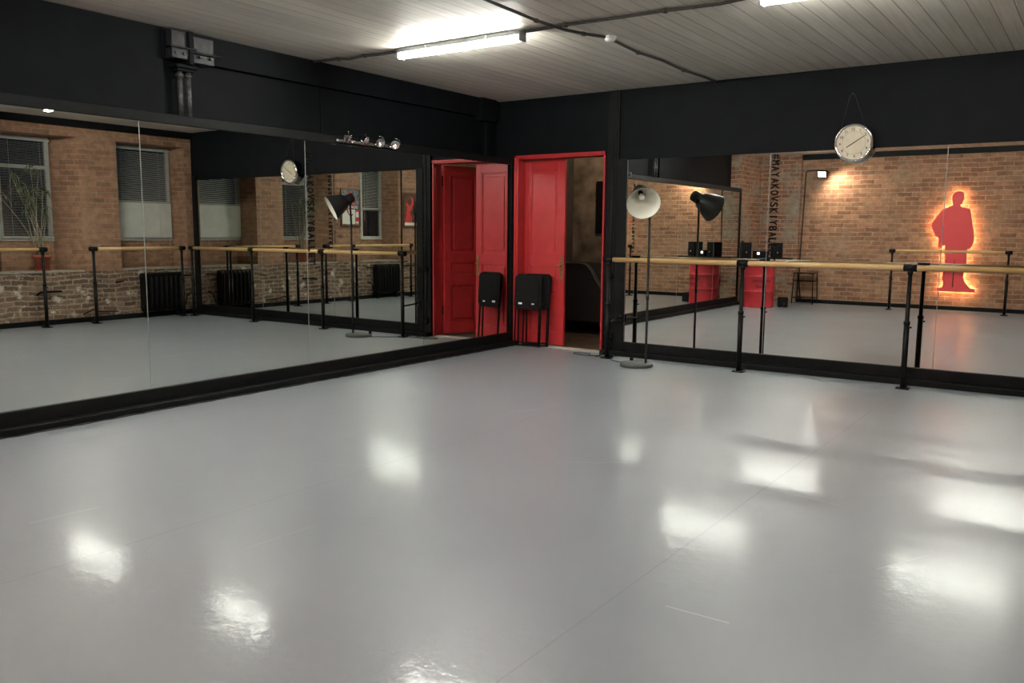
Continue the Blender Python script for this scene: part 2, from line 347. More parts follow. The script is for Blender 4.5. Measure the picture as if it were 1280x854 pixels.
# door wall
DX0, DX1, DZ = .03, 1.27, 2.29
w = MB(); w.box(XU - .1, DX0, .012, .30, 0, 3.1); w.box(DX1, 6.95, .012, .30, 0, 3.1); w.box(DX0, DX1, .012, .30, DZ, 3.1)
struct(w.build('wall_back', M['black_wall']))
# left wall: black upper wall, brick beyond the mirrors
YM = -7.72                    # far end of the left mirrors
struct(MB().box(XU - .1, XU, YM, 0, 0, 3.1).build('wall_left', M['black_wall']))
struct(MB().box(XU - .1, 0, YB - .1, YM, 0, 3.1).build('wall_left_brick', M['brick_l']))
# window wall
w = MB(); w.box(XW, 6.95, -9.08, 0, 0, .75); struct(w.build('wall_right_lower', M['brick_low']))
OPEN = [((.13, 1.28), (.13, 1.25)), ((1.87, 3.17), (2.08, 2.84)), ((3.83, 4.95), (4.25, 4.88))]
ZS, ZL, ZW = .75, 2.70, 1.21
w = MB(); prev = (0.0, 0.0)
for (f0, f1), (b0, b1) in OPEN + [((9.08, 9.08), (9.08, 9.08))]:
    w.prism([(XW, -prev[0]), (6.95, -prev[1]), (6.95, -b0), (XW, -f0)], ZS, ZL, 'z'); prev = (f1, b1)
w.box(XW, 6.95, -9.08, 0, ZL, 3.1)
for (f0, f1), (b0, b1) in OPEN: w.box(6.85, 6.95, -b1, -b0, ZS, ZW)
struct(w.build('wall_right', M['brick_r']))
for i, ((f0, f1), (b0, b1)) in enumerate(OPEN):
    s_ = MB(); s_.prism([(XW - .012, -f0), (6.85, -b0), (6.85, -b1), (XW - .012, -f1)], ZS, ZS + .025, 'z'); struct(s_.build('trim_%d' % (20 + i), M['sill']))
# soldier course of bricks over each window
# wall behind the camera, with a shallow pilaster beside the corner
w = MB(); w.box(XU - .1, 6.95, YB - .12, YB, 0, 3.15); struct(w.build('wall_front', M['brick']))
struct(MB().box(0, .80, YB, YB + .11, 0, 3.1).build('wall_front_pier', M['brick_l']))
# black bands under the ceiling and black skirting on the brick walls
def band(n, x0, x1, y0, y1):
    b_ = MB(); za, zb = ZC(y0), ZC(y1); vs = []
    for x in (x0, x1):
        for y, z in ((y0, za), (y1, zb)): vs += [(x, y, z - .105), (x, y, z)]
    b_.add(vs, [(0, 2, 3, 1), (4, 5, 7, 6), (0, 1, 5, 4), (2, 6, 7, 3), (0, 4, 6, 2), (1, 3, 7, 5)])
    struct(b_.build('trim_%d' % n, M['black_wood']))
band(1, XW - .03, XW, YB, -.0); band(2, .80, XW - .03, YB, YB + .03)
struct(MB().box(XW - .035, XW, YB, 0, 0, .075).build('baseboard_right', M['black_wood'], bevel=.01))
struct(MB().box(.80, XW - .035, YB, YB + .035, 0, .075).build('baseboard_front', M['black_wood'], bevel=.01))
# black timber casing that carries the left mirrors
s_ = MB(); s_.box(XU, -.012, YM, -.06, .0, MZ1 + .075); struct(s_.build('trim_3', M['black_wood']))
s_ = MB(); s_.box(-.012, .022, YM, -.06, .05, MZ0); s_.box(-.012, .105, YM, -.02, 0, .055); struct(s_.build('baseboard_left', M['black_wood'], bevel=.006))
struct(MB().box(-.012, .018, YM, -.06, MZ1, MZ1 + .075).build('trim_4', M['black_wood'], bevel=.004))
struct(MB().box(-.012, .018, YM - .035, YM, 0.055, MZ1 + .075).build('trim_5', M['black_wood'], bevel=.004))
struct(MB().box(XU, .02, -.06, 0, 0.0, MZ1 + .075).build('trim_6', M['black_wood'], bevel=.004))
sil = MB(); pts = [(.108 + random.uniform(-.006, .012), -.03 - k * .06, .002) for k in range(128)]
sil.tube(pts, [random.uniform(.004, .010) for _ in pts], 6); struct(sil.build('trim_7', M['rubber']))
# ceiling beam along the left wall
bm_ = MB(); bm_.box(XU, -.20, -4.5, -.02, 2.725, 3.03); struct(bm_.build('trim_8', M['black_wall'], bevel=.004))
g_ = MB(); g_.box(XU, XU + .012, -2.837, -2.815, MZ1 + .075, 2.71); struct(g_.build('trim_9', M['black_wood']))
struct(MB().box(XU, -.205, YM, -4.5, MZ1 + .075, 3.03).build('trim_13', M['black_wall']))
# corner column bracket
pc = MB(); pc.box(XU, -.15, -.42, -.14, 2.68, 2.94); pc.box(XU, -.21, -.26, -.16, MZ1 + .075, 2.68); pc.cyl((-.16, -.34, 2.78), (-.13, -.34, 2.78), .015, 8); struct(pc.build('trim_10', M['black_wall'], bevel=.005))
# casing around the right mirrors
RX0, RX1 = 1.547, 6.332
s_ = MB(); s_.box(RX0, RX1, -.022, 0, .05, MZ0); s_.box(1.30, RX1, -.12, 0, 0, .055); s_.box(RX1, XW - .035, -.03, 0, .0, MZ1 + .06); struct(s_.build('baseboard_back', M['black_wood'], bevel=.006))
s_ = MB(); s_.box(1.30, 1.415, -.020, 0, .055, ZC(0) - .005); s_.box(1.428, RX0, -.020, 0, .055, MZ1 + .012); s_.box(1.40, 1.44, -.012, 0, .055, ZC(0) - .01); struct(s_.build('trim_11', M['black_wood'], bevel=.003))

# ------------------------------------------------------------------ mirrors
TXT = '#MAYAKOVSKIYBALLET'
def mirror(p0, p1, axis, label, bow=(0, 0, 0), edge=True):
    """p0..p1 along the wall; glass surface follows the slightly uneven wall behind (bow)."""
    mb = MB(); nx, nz = 10, 24; W_, H_ = p1 - p0, MZ1 - MZ0
    a, b2, c = bow
    def depth(u, w):      # gentle bow of the pane, a few mm
        top = max(0., (w - .62) / .38)
        return a * 4 * u * (1 - u) + b2 * top * top + c * u * w
    vs = []
    for layer in (0, 1):
        for j in range(nz + 1):
            for i in range(nx + 1):
                u, w_ = i / nx, j / nz; d = -.011 if layer else depth(u, w_) * (1 if layer == 0 else 0)
                t = .0015 + (W_ - .003) * u; z = H_ * w_
                vs.append((d, t, z) if axis == 'y' else (t, -d, z))
    fs = []; n1 = nx + 1; o = n1 * (nz + 1)
    for j in range(nz):
        for i in range(nx):
            q = (j * n1 + i, j * n1 + i + 1, (j + 1) * n1 + i + 1, (j + 1) * n1 + i)
            fs.append(q); fs.append(tuple(o + k for k in reversed(q)))
    mb.add(vs, fs, True)
    rim = [i for i in range(n1)] + [j * n1 + nx for j in range(1, nz + 1)] + [nz * n1 + i for i in range(nx - 1, -1, -1)] + [j * n1 for j in range(nz - 1, 0, -1)]
    for k in range(len(rim)):
        a_, b_ = rim[k], rim[(k + 1) % len(rim)]
        mb.add([vs[a_], vs[o + a_], vs[o + b_], vs[b_]], [(0, 1, 2, 3)], False)
    loc = (0, p0, MZ0) if axis == 'y' else (p0, 0, MZ0)
    t = thing('wall_mirror', loc, label, 'mirror')
    mb.build('glass', M['mirror'], t)
    if edge:
        e = MB(); tt = W_ if axis == 'y' else 0
        if axis == 'y': e.box(-.006, .0015, W_ - .003, W_ + .003, 0, H_)
        else: e.box(-.003, .003, -.0015, .006, 0, H_)
        e.build('glass_edge', M['alu'], t)
    return t
ys = [-.116, -1.665, -3.262, -4.858, -6.455, YM]
labs = ['tall frameless mirror on the left wall, the one nearest the red door', 'tall mirror on the left wall reflecting the floor lamp and its black shade',
        'left wall mirror panel reflecting the wall clock and one window blind', 'wide left wall mirror panel at the left picture edge reflecting the potted plant', 'left wall mirror panel farthest from the red door, by the brick corner']
lm = []
for i in range(5):
    lm.append(mirror(ys[i + 1], ys[i], 'y', labs[i], (0, 0, 0), i > 1))
xs_ = [RX0, 3.139, 4.735, RX1]
labs = ['mirror beside the door behind the floor lamp, on the black wall', 'mirror under the round wall clock, black lettering down its left edge', 'mirror at the right picture edge reflecting the red figure']
rm = []
for i in range(3):
    rm.append(mirror(xs_[i], xs_[i + 1], 'x', labs[i]))
# vertical lettering on glass
t_ = letter_strip('lettering', TXT, .0592, .074, .042, M['letter'], frame3((0, 0, -1), (1, 0, 0), (0, -1, 0), (.055, -.0012, 2.175 - MZ0)), rm[1], .0035)
t_['label'] = 'black vertical hashtag lettering'
t_ = letter_strip('lettering', TXT, .0588, .074, .042, M['letter'], frame3((0, 0, -1), (0, 1, 0), (1, 0, 0), (.0016, .055, 2.125 - MZ0)), lm[1], .0035)
t_['label'] = 'black vertical hashtag lettering'

# ------------------------------------------------------------------ double door
D = thing('door_1', (0, 0, 0), 'red panelled double door, left leaf closed and right leaf open', None, kind='structure')
f = MB(); f.box(DX0, DX0 + .055, -.018, .20, 0, DZ); f.box(DX1 - .022, DX1, -.018, .30, 0, DZ); f.box(DX0, DX1, -.018, .20, DZ - .045, DZ); f.box(DX0 - .0, DX0 + .03, -.028, -.018, 0, DZ); f.box(DX0, DX1, -.028, -.018, DZ - .03, DZ)
f.build('door_frame', M['red'], D, bevel=.004)
def leaf(parent, w_, h_):
    """leaf in local space: hinge at x=0, runs to +x, front face at y=0, thickness to +y."""
    t = .04; m_ = MB(); st = .085
    rails = [(0, .15), (.66, .78), (.96, 1.07), (h_ - .12, h_)]
    m_.box(0, st, 0, t, 0, h_); m_.box(w_ - st, w_, 0, t, 0, h_)
    for a, b_ in rails: m_.box(st, w_ - st, 0, t, a, b_)
    l = m_.build('door_leaf', M['red'], parent, bevel=.003)
    for a, b_ in ((.15, .66), (.78, .96), (1.07, h_ - .12)):
        p_ = MB(); p_.box(st, w_ - st, .016, t - .016, a, b_)
        in_ = .055 if b_ - a > .3 else .04
        for y0, y1, e in ((.006, .016, in_), (t - .016, t - .006, in_)):
            p_.box(st + e, w_ - st - e, y0, y1, a + e, b_ - e)
        for s0 in (0.004, t - .014):
            p_.box(st, st + .016, s0, s0 + .012, a, b_); p_.box(w_ - st - .016, w_ - st, s0, s0 + .012, a, b_)
            p_.box(st + .016, w_ - st - .016, s0, s0 + .012, a, a + .016); p_.box(st + .016, w_ - st - .016, s0, s0 + .012, b_ - .016, b_)
        p_.build('door_panel', M['red'], l, bevel=.003)
    return l
LL = leaf(D, .575, 2.215); LL.location = (.088, .125, .022)
h_ = MB(); h_.box(.520, .556, -.006, 0, .80, 1.06); h_.cyl((.538, -.006, .96), (.538, -.05, .96), .009, 8); h_.tube([(.538, -.048, .96), (.52, -.052, .962), (.49, -.048, .955)], .009, 8); h_.cyl((.538, -.006, .88), (.538, -.012, .88), .008, 8)
o = h_.build('door_handle', M['brass'], LL, bevel=.002); o['label'] = 'aged brass plate and lever'
RL = leaf(D, .575, 2.215); RL.location = (1.238, .165, .022); RL.rotation_euler = (0, 0, PI - 1.22)
for z in (.25, 1.95):
    hg = MB(); hg.cyl((.0, -.012, z), (.0, -.012, z + .13), .016, 8); hg.box(0, .05, -.006, 0, z, z + .13); o = hg.build('hinge', M['black_metal'], RL)
struct(MB().box(DX0 + .055, DX1 - .022, .0, .12, -.004, .012).build('trim_12', M['threshold'], bevel=.003))
# hallway beyond the door
hx = -.385
w = MB(); w.box(-1.2, 2.6, 2.25, 2.35, 0, 3.0); struct(w.build('wall_hallway', M['concrete']))
w = MB(); w.box(-.60, -.50, .3, 2.25, 0, 3.0); struct(w.build('wall_hallway_side', M['darkwall']))
w = MB(); w.box(2.5, 2.6, .3, 2.6, 0, 3.0); struct(w.build('wall_hallway_end', M['concrete']))
struct(MB().box(-1.2, 2.6, .3, 2.7, 2.95, 3.05).build('ceiling_hallway', M['black_wall']))

# ------------------------------------------------------------------ ballet barres
HB = 1.09
def post_parts(t, x, y, h=HB, foot=1, fd=(0, 1)):
    p_ = MB(); p_.cyl((x, y, .02), (x, y, h - .03), .0185, 14)
    po = p_.build('post', M['black_metal'], t)
    s_ = MB(); s_.cyl((x, y, .012), (x, y, .60), .0245, 14); s_.cyl((x, y, .585), (x, y, .615), .028, 14)
    s_.cyl((x + .026, y, .56), (x + .042, y, .56), .008, 8); s_.build('sleeve', M['black_metal'], po)
    fx, fy = fd
    b_ = MB(); b_.box(x - .055, x + .055, y - .045, y + .045, 0, .010)
    b_.box(x - .02 + (0 if fx == 0 else 0), x + .02 + fx * .14, y - .02, y + .02 + fy * .14, .010, .022) if fx >= 0 and fy >= 0 else b_.box(x - .02 + fx * .14, x + .02, y - .02 + fy * .14, y + .02, .010, .022)
    for sx in (-.04, .04): b_.cyl((x + sx, y - .03, .010), (x + sx, y - .03, .018), .008, 8)
    b_.build('base_plate', M['black_metal'], po, bevel=.002)
    return po
def barre(name_label, loc, ang, length, posts, ext0, ext1, fd=(0, 1), clampw=.055):
    """rail runs along local x from -ext0 to length+ext1"""
    t = thing('ballet_barre', loc, name_label, 'barre', (0, 0, ang))
    r_ = MB(); r_.cyl((-ext0, 0, HB), (length + ext1, 0, HB), .026, 18); r_.build('rail', M['wood'], t)
    for x in posts:
        po = post_parts(t, x, 0, fd=fd)
        c_ = MB(); c_.cyl((x - clampw, 0, HB), (x + clampw, 0, HB), .033, 16); c_.cyl((x, 0, HB - .06), (x, 0, HB - .02), .024, 12); c_.build('clamp', M['black_metal'], po)
    return t
YP = -.333
t = barre('long pine ballet barre on black posts before the door wall mirrors', (1.515, YP, 0), 0, 4.52, [0, 1.506, 3.035, 4.52], -.03, .02)
br_ = MB(); br_.tube([(0.02, 0, .40), (.02, .03, .405), (.0, .25, .425), (.0, .31, .425)], .011, 10); br_.box(-.045, .045, .305, .3125, .385, .465)
for dz in (.40, .45): br_.cyl((.0, .300, dz), (0, .306, dz), .008, 8)
o = br_.build('wall_brace', M['black_metal'], t); 
for dz in (.40, .45):
    s_ = MB(); s_.cyl((.0, .296, dz), (0, .3, dz), .006, 8); s_.build('screw', M['chrome'], o)
barre('pine ballet barre along the window wall, from the mirror corner past the first radiator', (6.12, -1.90, 0), PI / 2, 1.44, [0, 1.44], .05, .045, fd=(0, -1))
barre('pine ballet barre along the window wall, in front of the potted plant and the posters', (6.14, -5.00, 0), PI / 2, 2.39, [0, 1.70, 2.39], .6, .03, fd=(0, -1))
barre('short pine ballet barre in front of the red figure on the brick wall', (2.695, -8.38, 0), 0, 1.87, [0, 1.87], .06, .06, fd=(0, 1))

# ------------------------------------------------------------------ floor lamp
LX, LY = 2.03, -.625
t = thing('floor_lamp', (LX, LY, 0), 'dark grey floor lamp with a big bell shade, white inside, beside the first barre post', 'lamp')
b_ = MB(); b_.lathe([(0.0001, 0), (.165, 0), (.172, .006), (.172, .030), (.166, .038), (.0001, .040)], 40); b_.build('base', M['lampbase'], t)
p_ = MB(); PT = (.070, -.045, 1.745)
p_.tube([(.105, 0, .03), (.105, 0, .72), (.105, 0, 1.50), (.103, -.008, 1.60), (.094, -.024, 1.69), PT], .0125, 12); p_.cyl((.105, 0, .70), (.105, 0, .76), .017, 12); p_.build('pole', M['lampgrey'], t)
s_ = MB(); s_.lathe([(.0001, 0), (.016, 0), (.02, .004), (.02, .028), (.0001, .032)], 16, Matrix.Translation((-.11, .10, .038))); s_.build('foot_switch', M['black_plastic'], t)
# shade axis: from neck back to opening centre
Cn = V(.030, -.080, 1.795); Co = V(.172, -.285, 1.668)
ax = (Co - Cn).normalized(); xa = V(0, 0, 1).cross(ax).normalized(); ya = ax.cross(xa); L_ = (Co - Cn).length
mt = frame3(xa, ya, ax, Cn)
s_ = MB(); s_.lathe([(.0001, -.045), (.050, -.045), (.062, -.035), (.064, .045), (.070, .06), (.092, .078), (.125, L_ - .115), (.146, L_ - .065), (.163, L_ - .008), (.166, L_)], 48, mt); sh = s_.build('shade', M['lampgrey'], t)
s_ = MB(); s_.lathe([(.166, L_), (.160, L_ - .004), (.141, L_ - .065), (.119, L_ - .113), (.084, .081), (.060, .06), (.056, .02), (.0001, .02)], 48, mt); s_.build('shade_lining', M['white'], sh)
s_ = MB(); s_.lathe([(.0001, .02), (.024, .02), (.024, .075), (.0001, .075)], 20, mt); s_.build('bulb_socket', M['black_plastic'], sh)
s_ = MB(); s_.lathe([(.0001, .075), (.014, .075), (.02, .10), (.03, .13), (.026, .155), (.012, .168), (.0001, .17)], 20, mt); s_.build('bulb', M['white_pl'], sh)
k_ = MB(); k_.cyl(Vector(PT) + V(0, 0, -.03), Vector(PT) + V(0, 0, .02), .02, 12); k_.sphere(PT, .022, 8); k_.build('knuckle', M['black_plastic'], t)
c_ = MB(); cp = []
for (x, y) in [(-.17, .02), (-.23, .10), (-.33, .14), (-.43, .22), (-.50, .38), (-.56, .35), (-.66, .30), (-.72, .36)]: cp.append((x, y, .006))
c_.tube(cp, .004, 6); c_.build('power_cord', M['rubber'], t)
# loose cable by the door threshold
c_ = MB(); cp = []
for k in range(40):
    a = k / 39 * 2.3 * PI; cp.append((1.10 + .14 * math.cos(a) + k * .004, -.235 + .075 * math.sin(a), .006 + .002 * (k % 2)))
cp += [(1.34, -.19, .006), (1.38, -.12, .062), (1.385, -.045, .07), (1.385, -.03, .16)]
c_.tube(cp, .0045, 6); tag(c_.build('cable', M['rubber']), 'black cable looped on the floor in front of the open doorway', 'cable')

# sockets with a cable on the black strip beside the door
t = thing('wall_socket', (1.375, -.021, .0), 'pair of round black wall sockets joined by a cable, between doorway and mirror', 'socket')
for z, r in ((.895, .036), (.208, .042)):
    s_ = MB(); s_.lathe([(.0001, 0), (r, 0), (r, .02), (r * .8, .03), (r * .75, .022), (.0001, .022)], 24, Matrix.Translation((0, 0, z)) @ Matrix.Rotation(PI / 2, 4, 'X')); s_.build('socket', M['black_plastic'], t)
s_ = MB(); s_.tube([(0, -.010, .24), (.002, -.012, .5), (0, -.010, .87)], .006, 8); s_.tube([(0, -.010, .93), (-.002, -.012, 1.4), (0, -.010, 2.35)], .005, 8); s_.build('cable', M['rubber'], t)

# ------------------------------------------------------------------ folding chairs
def folding_chair(label, loc, rot):
    t = thing('folding_chair', loc, label, 'chair', rot)
    wd = .36
    def slab(z0, z1, y0, y1, w2, r=.05):
        pts = []
        for cx, cz, a0 in ((w2 - r, z1 - r, 0), (-w2 + r, z1 - r, 90), (-w2 + r, z0 + r, 180), (w2 - r, z0 + r, 270)):
            for k in range(6):
                a = math.radians(a0 + k * 18); pts.append((cx + r * math.cos(a), cz + r * math.sin(a)))
        return MB().prism(pts, y0, y1, 'y')
    slab(.455, .875, -.018, .0, wd / 2, .055).build('seat', M['black_plastic'], t, bevel=.006)
    slab(.495, .83, -.024, -.018, wd / 2 - .04, .04).build('seat_pad', M['black_plastic'], t, bevel=.004)
    slab(.66, .885, .022, .036, wd / 2, .05).build('backrest', M['black_plastic'], t, bevel=.006)
    for s in (-1, 1):
        l = MB(); l.tube([(s * (wd / 2 - .012), .008, .012), (s * (wd / 2 - .01), .010, .46), (s * (wd / 2 - .006), .012, .80)], .010, 10); l.build('leg', M['black_metal'], t)
        l = MB(); l.tube([(s * (wd / 2 - .045), .045, .012), (s * (wd / 2 - .04), .032, .46), (s * (wd / 2 - .03), .028, .70)], .010, 10); l.build('leg', M['black_metal'], t)
    l = MB(); l.cyl((-wd / 2 + .012, .008, .020), (wd / 2 - .012, .008, .020), .010, 10); l.build('stretcher', M['black_metal'], t)
    l = MB(); l.cyl((-wd / 2 + .045, .045, .045), (wd / 2 - .045, .045, .045), .009, 10); l.build('stretcher', M['black_metal'], t)
    for x, w_ in ((-.095, .052), (.075, .036)):
        s_ = MB().box(x - w_ / 2, x + w_ / 2, -.0255, -.0242 if False else -.0235, .515, .515 + w_ * .45); o = s_.build('sticker', M['white_pl'], t); o['label'] = 'small white sticker'
    return t
folding_chair('front folded black chair leaning at the red door, two white stickers showing', (.295, -.118, .0), (-.07, 0, math.radians(8)))
folding_chair('folded black chair sandwiched between the front folded chair and the red door leaf', (.36, -.035, .0), (-.06, 0, math.radians(8)))

# ------------------------------------------------------------------ clock
CX, CZ = 3.945, 2.232; R_ = .168
t = thing('wall_clock', (CX, -.080, CZ), 'round chrome-rimmed wall clock with cream dial hanging by a cord', 'clock', (math.radians(4), math.radians(-5), 0))
fm = frame3((1, 0, 0), (0, 0, 1), (0, -1, 0), (0, 0, 0))
s_ = MB(); s_.lathe([(.0001, -.02), (R_ * .96, -.02), (R_ + .008, -.012), (R_ + .010, .012), (R_, .026), (R_ - .014, .024), (R_ - .018, .012), (R_ - .02, .004)], 64, fm); s_.build('rim', M['chrome'], t)
s_ = MB(); s_.lathe([(.0001, .005), (R_ - .015, .005)], 64, fm); fc = s_.build('dial', M['clockface'], t)
rg = MB()
for rr in (.62,): rg.lathe([(R_ * rr, .0056), (R_ * rr + .0016, .0056)], 48, fm)
rg.build('ring', M['ink'], fc)
for k in range(1, 13):
    a = math.radians(90 - 30 * k); r = R_ * .74
    text_obj('numeral', str(k), .034, M['ink'], fm @ Matrix.Translation((r * math.cos(a), r * math.sin(a), .006)), t, ali='CENTER', bold=.0006, extr=.0003)
def hand(ang, ln, tail, w_, z):
    a = math.radians(90 - ang); d = V(math.cos(a), math.sin(a), 0); n = V(-d.y, d.x, 0) * w_
    m_ = MB(); P = [-d * tail - n, d * ln * .8 - n, d * ln, d * ln * .8 + n, -d * tail + n]
    lo = [fm @ (p + V(0, 0, z)) for p in P]; hi = [fm @ (p + V(0, 0, z + .0015)) for p in P]
    return m_.add(lo + hi, [tuple(range(5)), tuple(range(9, 4, -1))] + [(i, 5 + i, 5 + (i + 1) % 5, (i + 1) % 5) for i in range(5)])
hand(63, .125, .02, .0035, .010).build('minute_hand', M['ink'], t)
hand(243, .085, .02, .0042, .0075).build('hour_hand', M['ink'], t)
s_ = MB(); s_.tube([(-.112, 0.0, .125), (-.02, .045, .44), (0, .05, .452), (.02, .045, .44), (.112, .0, .125)], .0035, 6); s_.build('cord', M['rubber'], t)
s_ = MB(); s_.cyl((0, .08, .450), (0, .035, .455), .005, 8); s_.build('nail', M['rusty'], t)

# ------------------------------------------------------------------ ceiling lights and cabling
def tube_light(x0, x1, y, label):
    zc = ZC(y); t = thing('ceiling_light', ((x0 + x1) / 2, y, zc), label, 'ceiling light'); h = (x1 - x0) / 2
    f_ = MB(); f_.box(-h - .02, h + .02, -.044, .044, -.036, -.001); f_.build('housing', M['galv'], t, bevel=.004)
    d_ = MB(); prof = [(.030 * math.sin(a), -.036 - .048 * math.cos(a)) for a in [math.radians(k) for k in range(-90, 91, 15)]]
    d_.prism([(p[0], p[1]) for p in prof], -h, h, 'x'); d_.build('diffuser', M['tube'], t)
    for s in (-1, 1):
        e_ = MB(); e_.box(s * h, s * (h + .018), -.044, .044, -.086, -.002); e_.build('end_cap', M['galv'], t, bevel=.004)
    for s in (-.5, .5):
        c_ = MB(); c_.box(s * h - .008, s * h + .008, -.0465, -.0435, -.034, -.002); c_.build('clip', M['chrome'], t)
    return t
tube_light(.815, 2.08, -2.87, 'lit white batten light on the ceiling, the one nearest the mirror corner')
tube_light(4.00, 5.27, -2.87, 'lit white batten light on the ceiling at the upper right picture edge')
tube_light(.90, 2.17, -6.02, 'lit white batten light on the ceiling behind, above the left mirrors')
tube_light(4.03, 5.30, -6.02, 'lit white batten light on the ceiling behind, nearer the window wall')
def ceil_cable(pts, label, r=.012):
    P = [(x, y, ZC(y) - r - .002 - dz) for x, y, dz in pts]
    c_ = MB(); c_.tube(P, r, 8)
    for p in P[1:-1:2]: c_.box(p[0] - .012, p[0] + .012, p[1] - .02, p[1] + .02, p[2] - r - .003, p[2] + r)
    return tag(c_.build('power_cord', M['greycable']), label, 'cable')
ceil_cable([(-.185, -2.96, .0), (.10, -2.93, 0), (.22, -2.92, .012), (.40, -2.90, .0), (.55, -2.87, .0), (.785, -2.87, 0)], 'dark ceiling cable from the left wall to the nearest light')
ceil_cable([(2.11, -2.87, 0), (2.5, -2.90, .004), (2.9, -2.90, .010), (3.3, -2.87, .004), (3.7, -2.85, .01), (3.97, -2.87, 0)], 'dark ceiling cable strung between the two front lights')
ceil_cable([(2.52, -6.5, 0), (2.52, -6.2, .03), (2.52, -6.0, .045), (2.52, -5.8, .03), (2.50, -5.2, 0), (2.45, -4.2, .01), (2.40, -3.6, .0), (2.44, -3.2, .024), (2.50, -2.90, .040), (2.52, -2.66, .024), (2.55, -2.38, 0)], 'dark ceiling cable crossing to the round white detector')
ceil_cable([(2.55, -2.23, 0), (2.53, -1.75, .01), (2.54, -1.3, 0), (2.53, -.8, .01), (2.54, -.30, 0), (2.54, -.02, 0)], 'dark ceiling cable from the round white detector to the black wall')
ceil_cable([(-.185, -6.02, 0), (.4, -6.05, .008), (.86, -6.02, 0)], 'short ceiling cable running to the rear left light')
ceil_cable([(2.21, -6.02, 0), (3.1, -6.0, .01), (3.99, -6.02, 0)], 'ceiling cable strung between the two rear lights')
t = thing('smoke_detector', (2.56, -2.305, ZC(-2.305)), 'small round white detector on the boarded ceiling', 'detector')
s_ = MB(); s_.lathe([(.0001, -.036), (.03, -.036), (.042, -.026), (.044, -.012)], 24); s_.build('head', M['white_pl'], t)
s_ = MB(); s_.lathe([(.044, -.012), (.052, -.010), (.052, 0), (.0001, 0)], 24); s_.build('base', M['white_pl'], t)

# ------------------------------------------------------------------ steel bracket with two pipes, upper left wall
t = thing('steel_bracket', (-.295, -4.32, 2.26), 'black steel beam bracket with two worn pipes below, high on the left wall', 'bracket')
b_ = MB(); b_.box(.045, .165, -.15, .0, .545, .672); b_.box(.045, .175, -.155, .0, .455, .535); b_.build('bracket_plate', M['plate'], t, bevel=.006)
b_ = MB(); b_.box(.045, .150, .035, .245, .525, .655); b_.box(.045, .160, .035, .24, .445, .515); b_.build('bracket_plate', M['plate'], t, bevel=.006)
b_ = MB(); b_.box(.045, .19, -.01, .035, .42, .675); b_.box(.045, .15, -.10, .09, .395, .425); b_.box(.045, .13, -.08, .07, .37, .395); b_.build('stiffener', M['black_wall'], t, bevel=.006)
for z in (.54, .522):
    b_ = MB(); b_.cyl((.185, -.17 if z > .53 else .0, z), (.185, .30 if z < .53 else .06, z), .009, 8); b_.build('tie_rod', M['plate'], t)
for y in (-.12, -.05, .10, .20):
    b_ = MB(); b_.cyl((.15, y, .495), (.185, y, .495), .012, 6); b_.build('bolt', M['plate'], t)
for y in (-.043, .035):
    p_ = MB(); p_.tube([(.095, y, .005), (.095, y, .375)], .021, 14); p_.lathe([(.021, 0), (.030, 0), (.030, .025), (.021, .025)], 16, Matrix.Translation((.095, y, .33))); p_.build('pipe', M['rusty'], t)

# spot bar on the left fascia
t = thing('spotlight_bar', (.018, -2.50, 2.215), 'small chrome bar with four unlit spotlights above the left mirrors', 'spotlight')
b_ = MB(); b_.box(0, .022, -.41, .41, -.012, .012); b_.build('bar', M['chrome'], t, bevel=.004)
for k, y in enumerate((-.33, -.11, .11, .33)):
    m_ = Matrix.Translation((.062, y, .030)) @ Matrix.Rotation(math.radians((35, 20, -25, -40)[k]), 4, 'Z') @ Matrix.Rotation(math.radians(118), 4, 'Y')
    s_ = MB(); s_.lathe([(.0001, -.035), (.014, -.035), (.018, -.01), (.042, .034), (.045, .040), (.040, .040), (.015, -.004), (.0001, -.006)], 20, m_); sp = s_.build('spot_head', M['chrome'], t)
    y_ = MB(); y_.tube([m_ @ V(-.0 + .052 * math.cos(a), .052 * math.sin(a), .0) for a in [math.radians(q) for q in range(-10, 200, 20)]], .003, 6); y_.cyl((.02, y, 0), (.05, y, .01), .006, 8); y_.build('yoke', M['chrome'], sp)

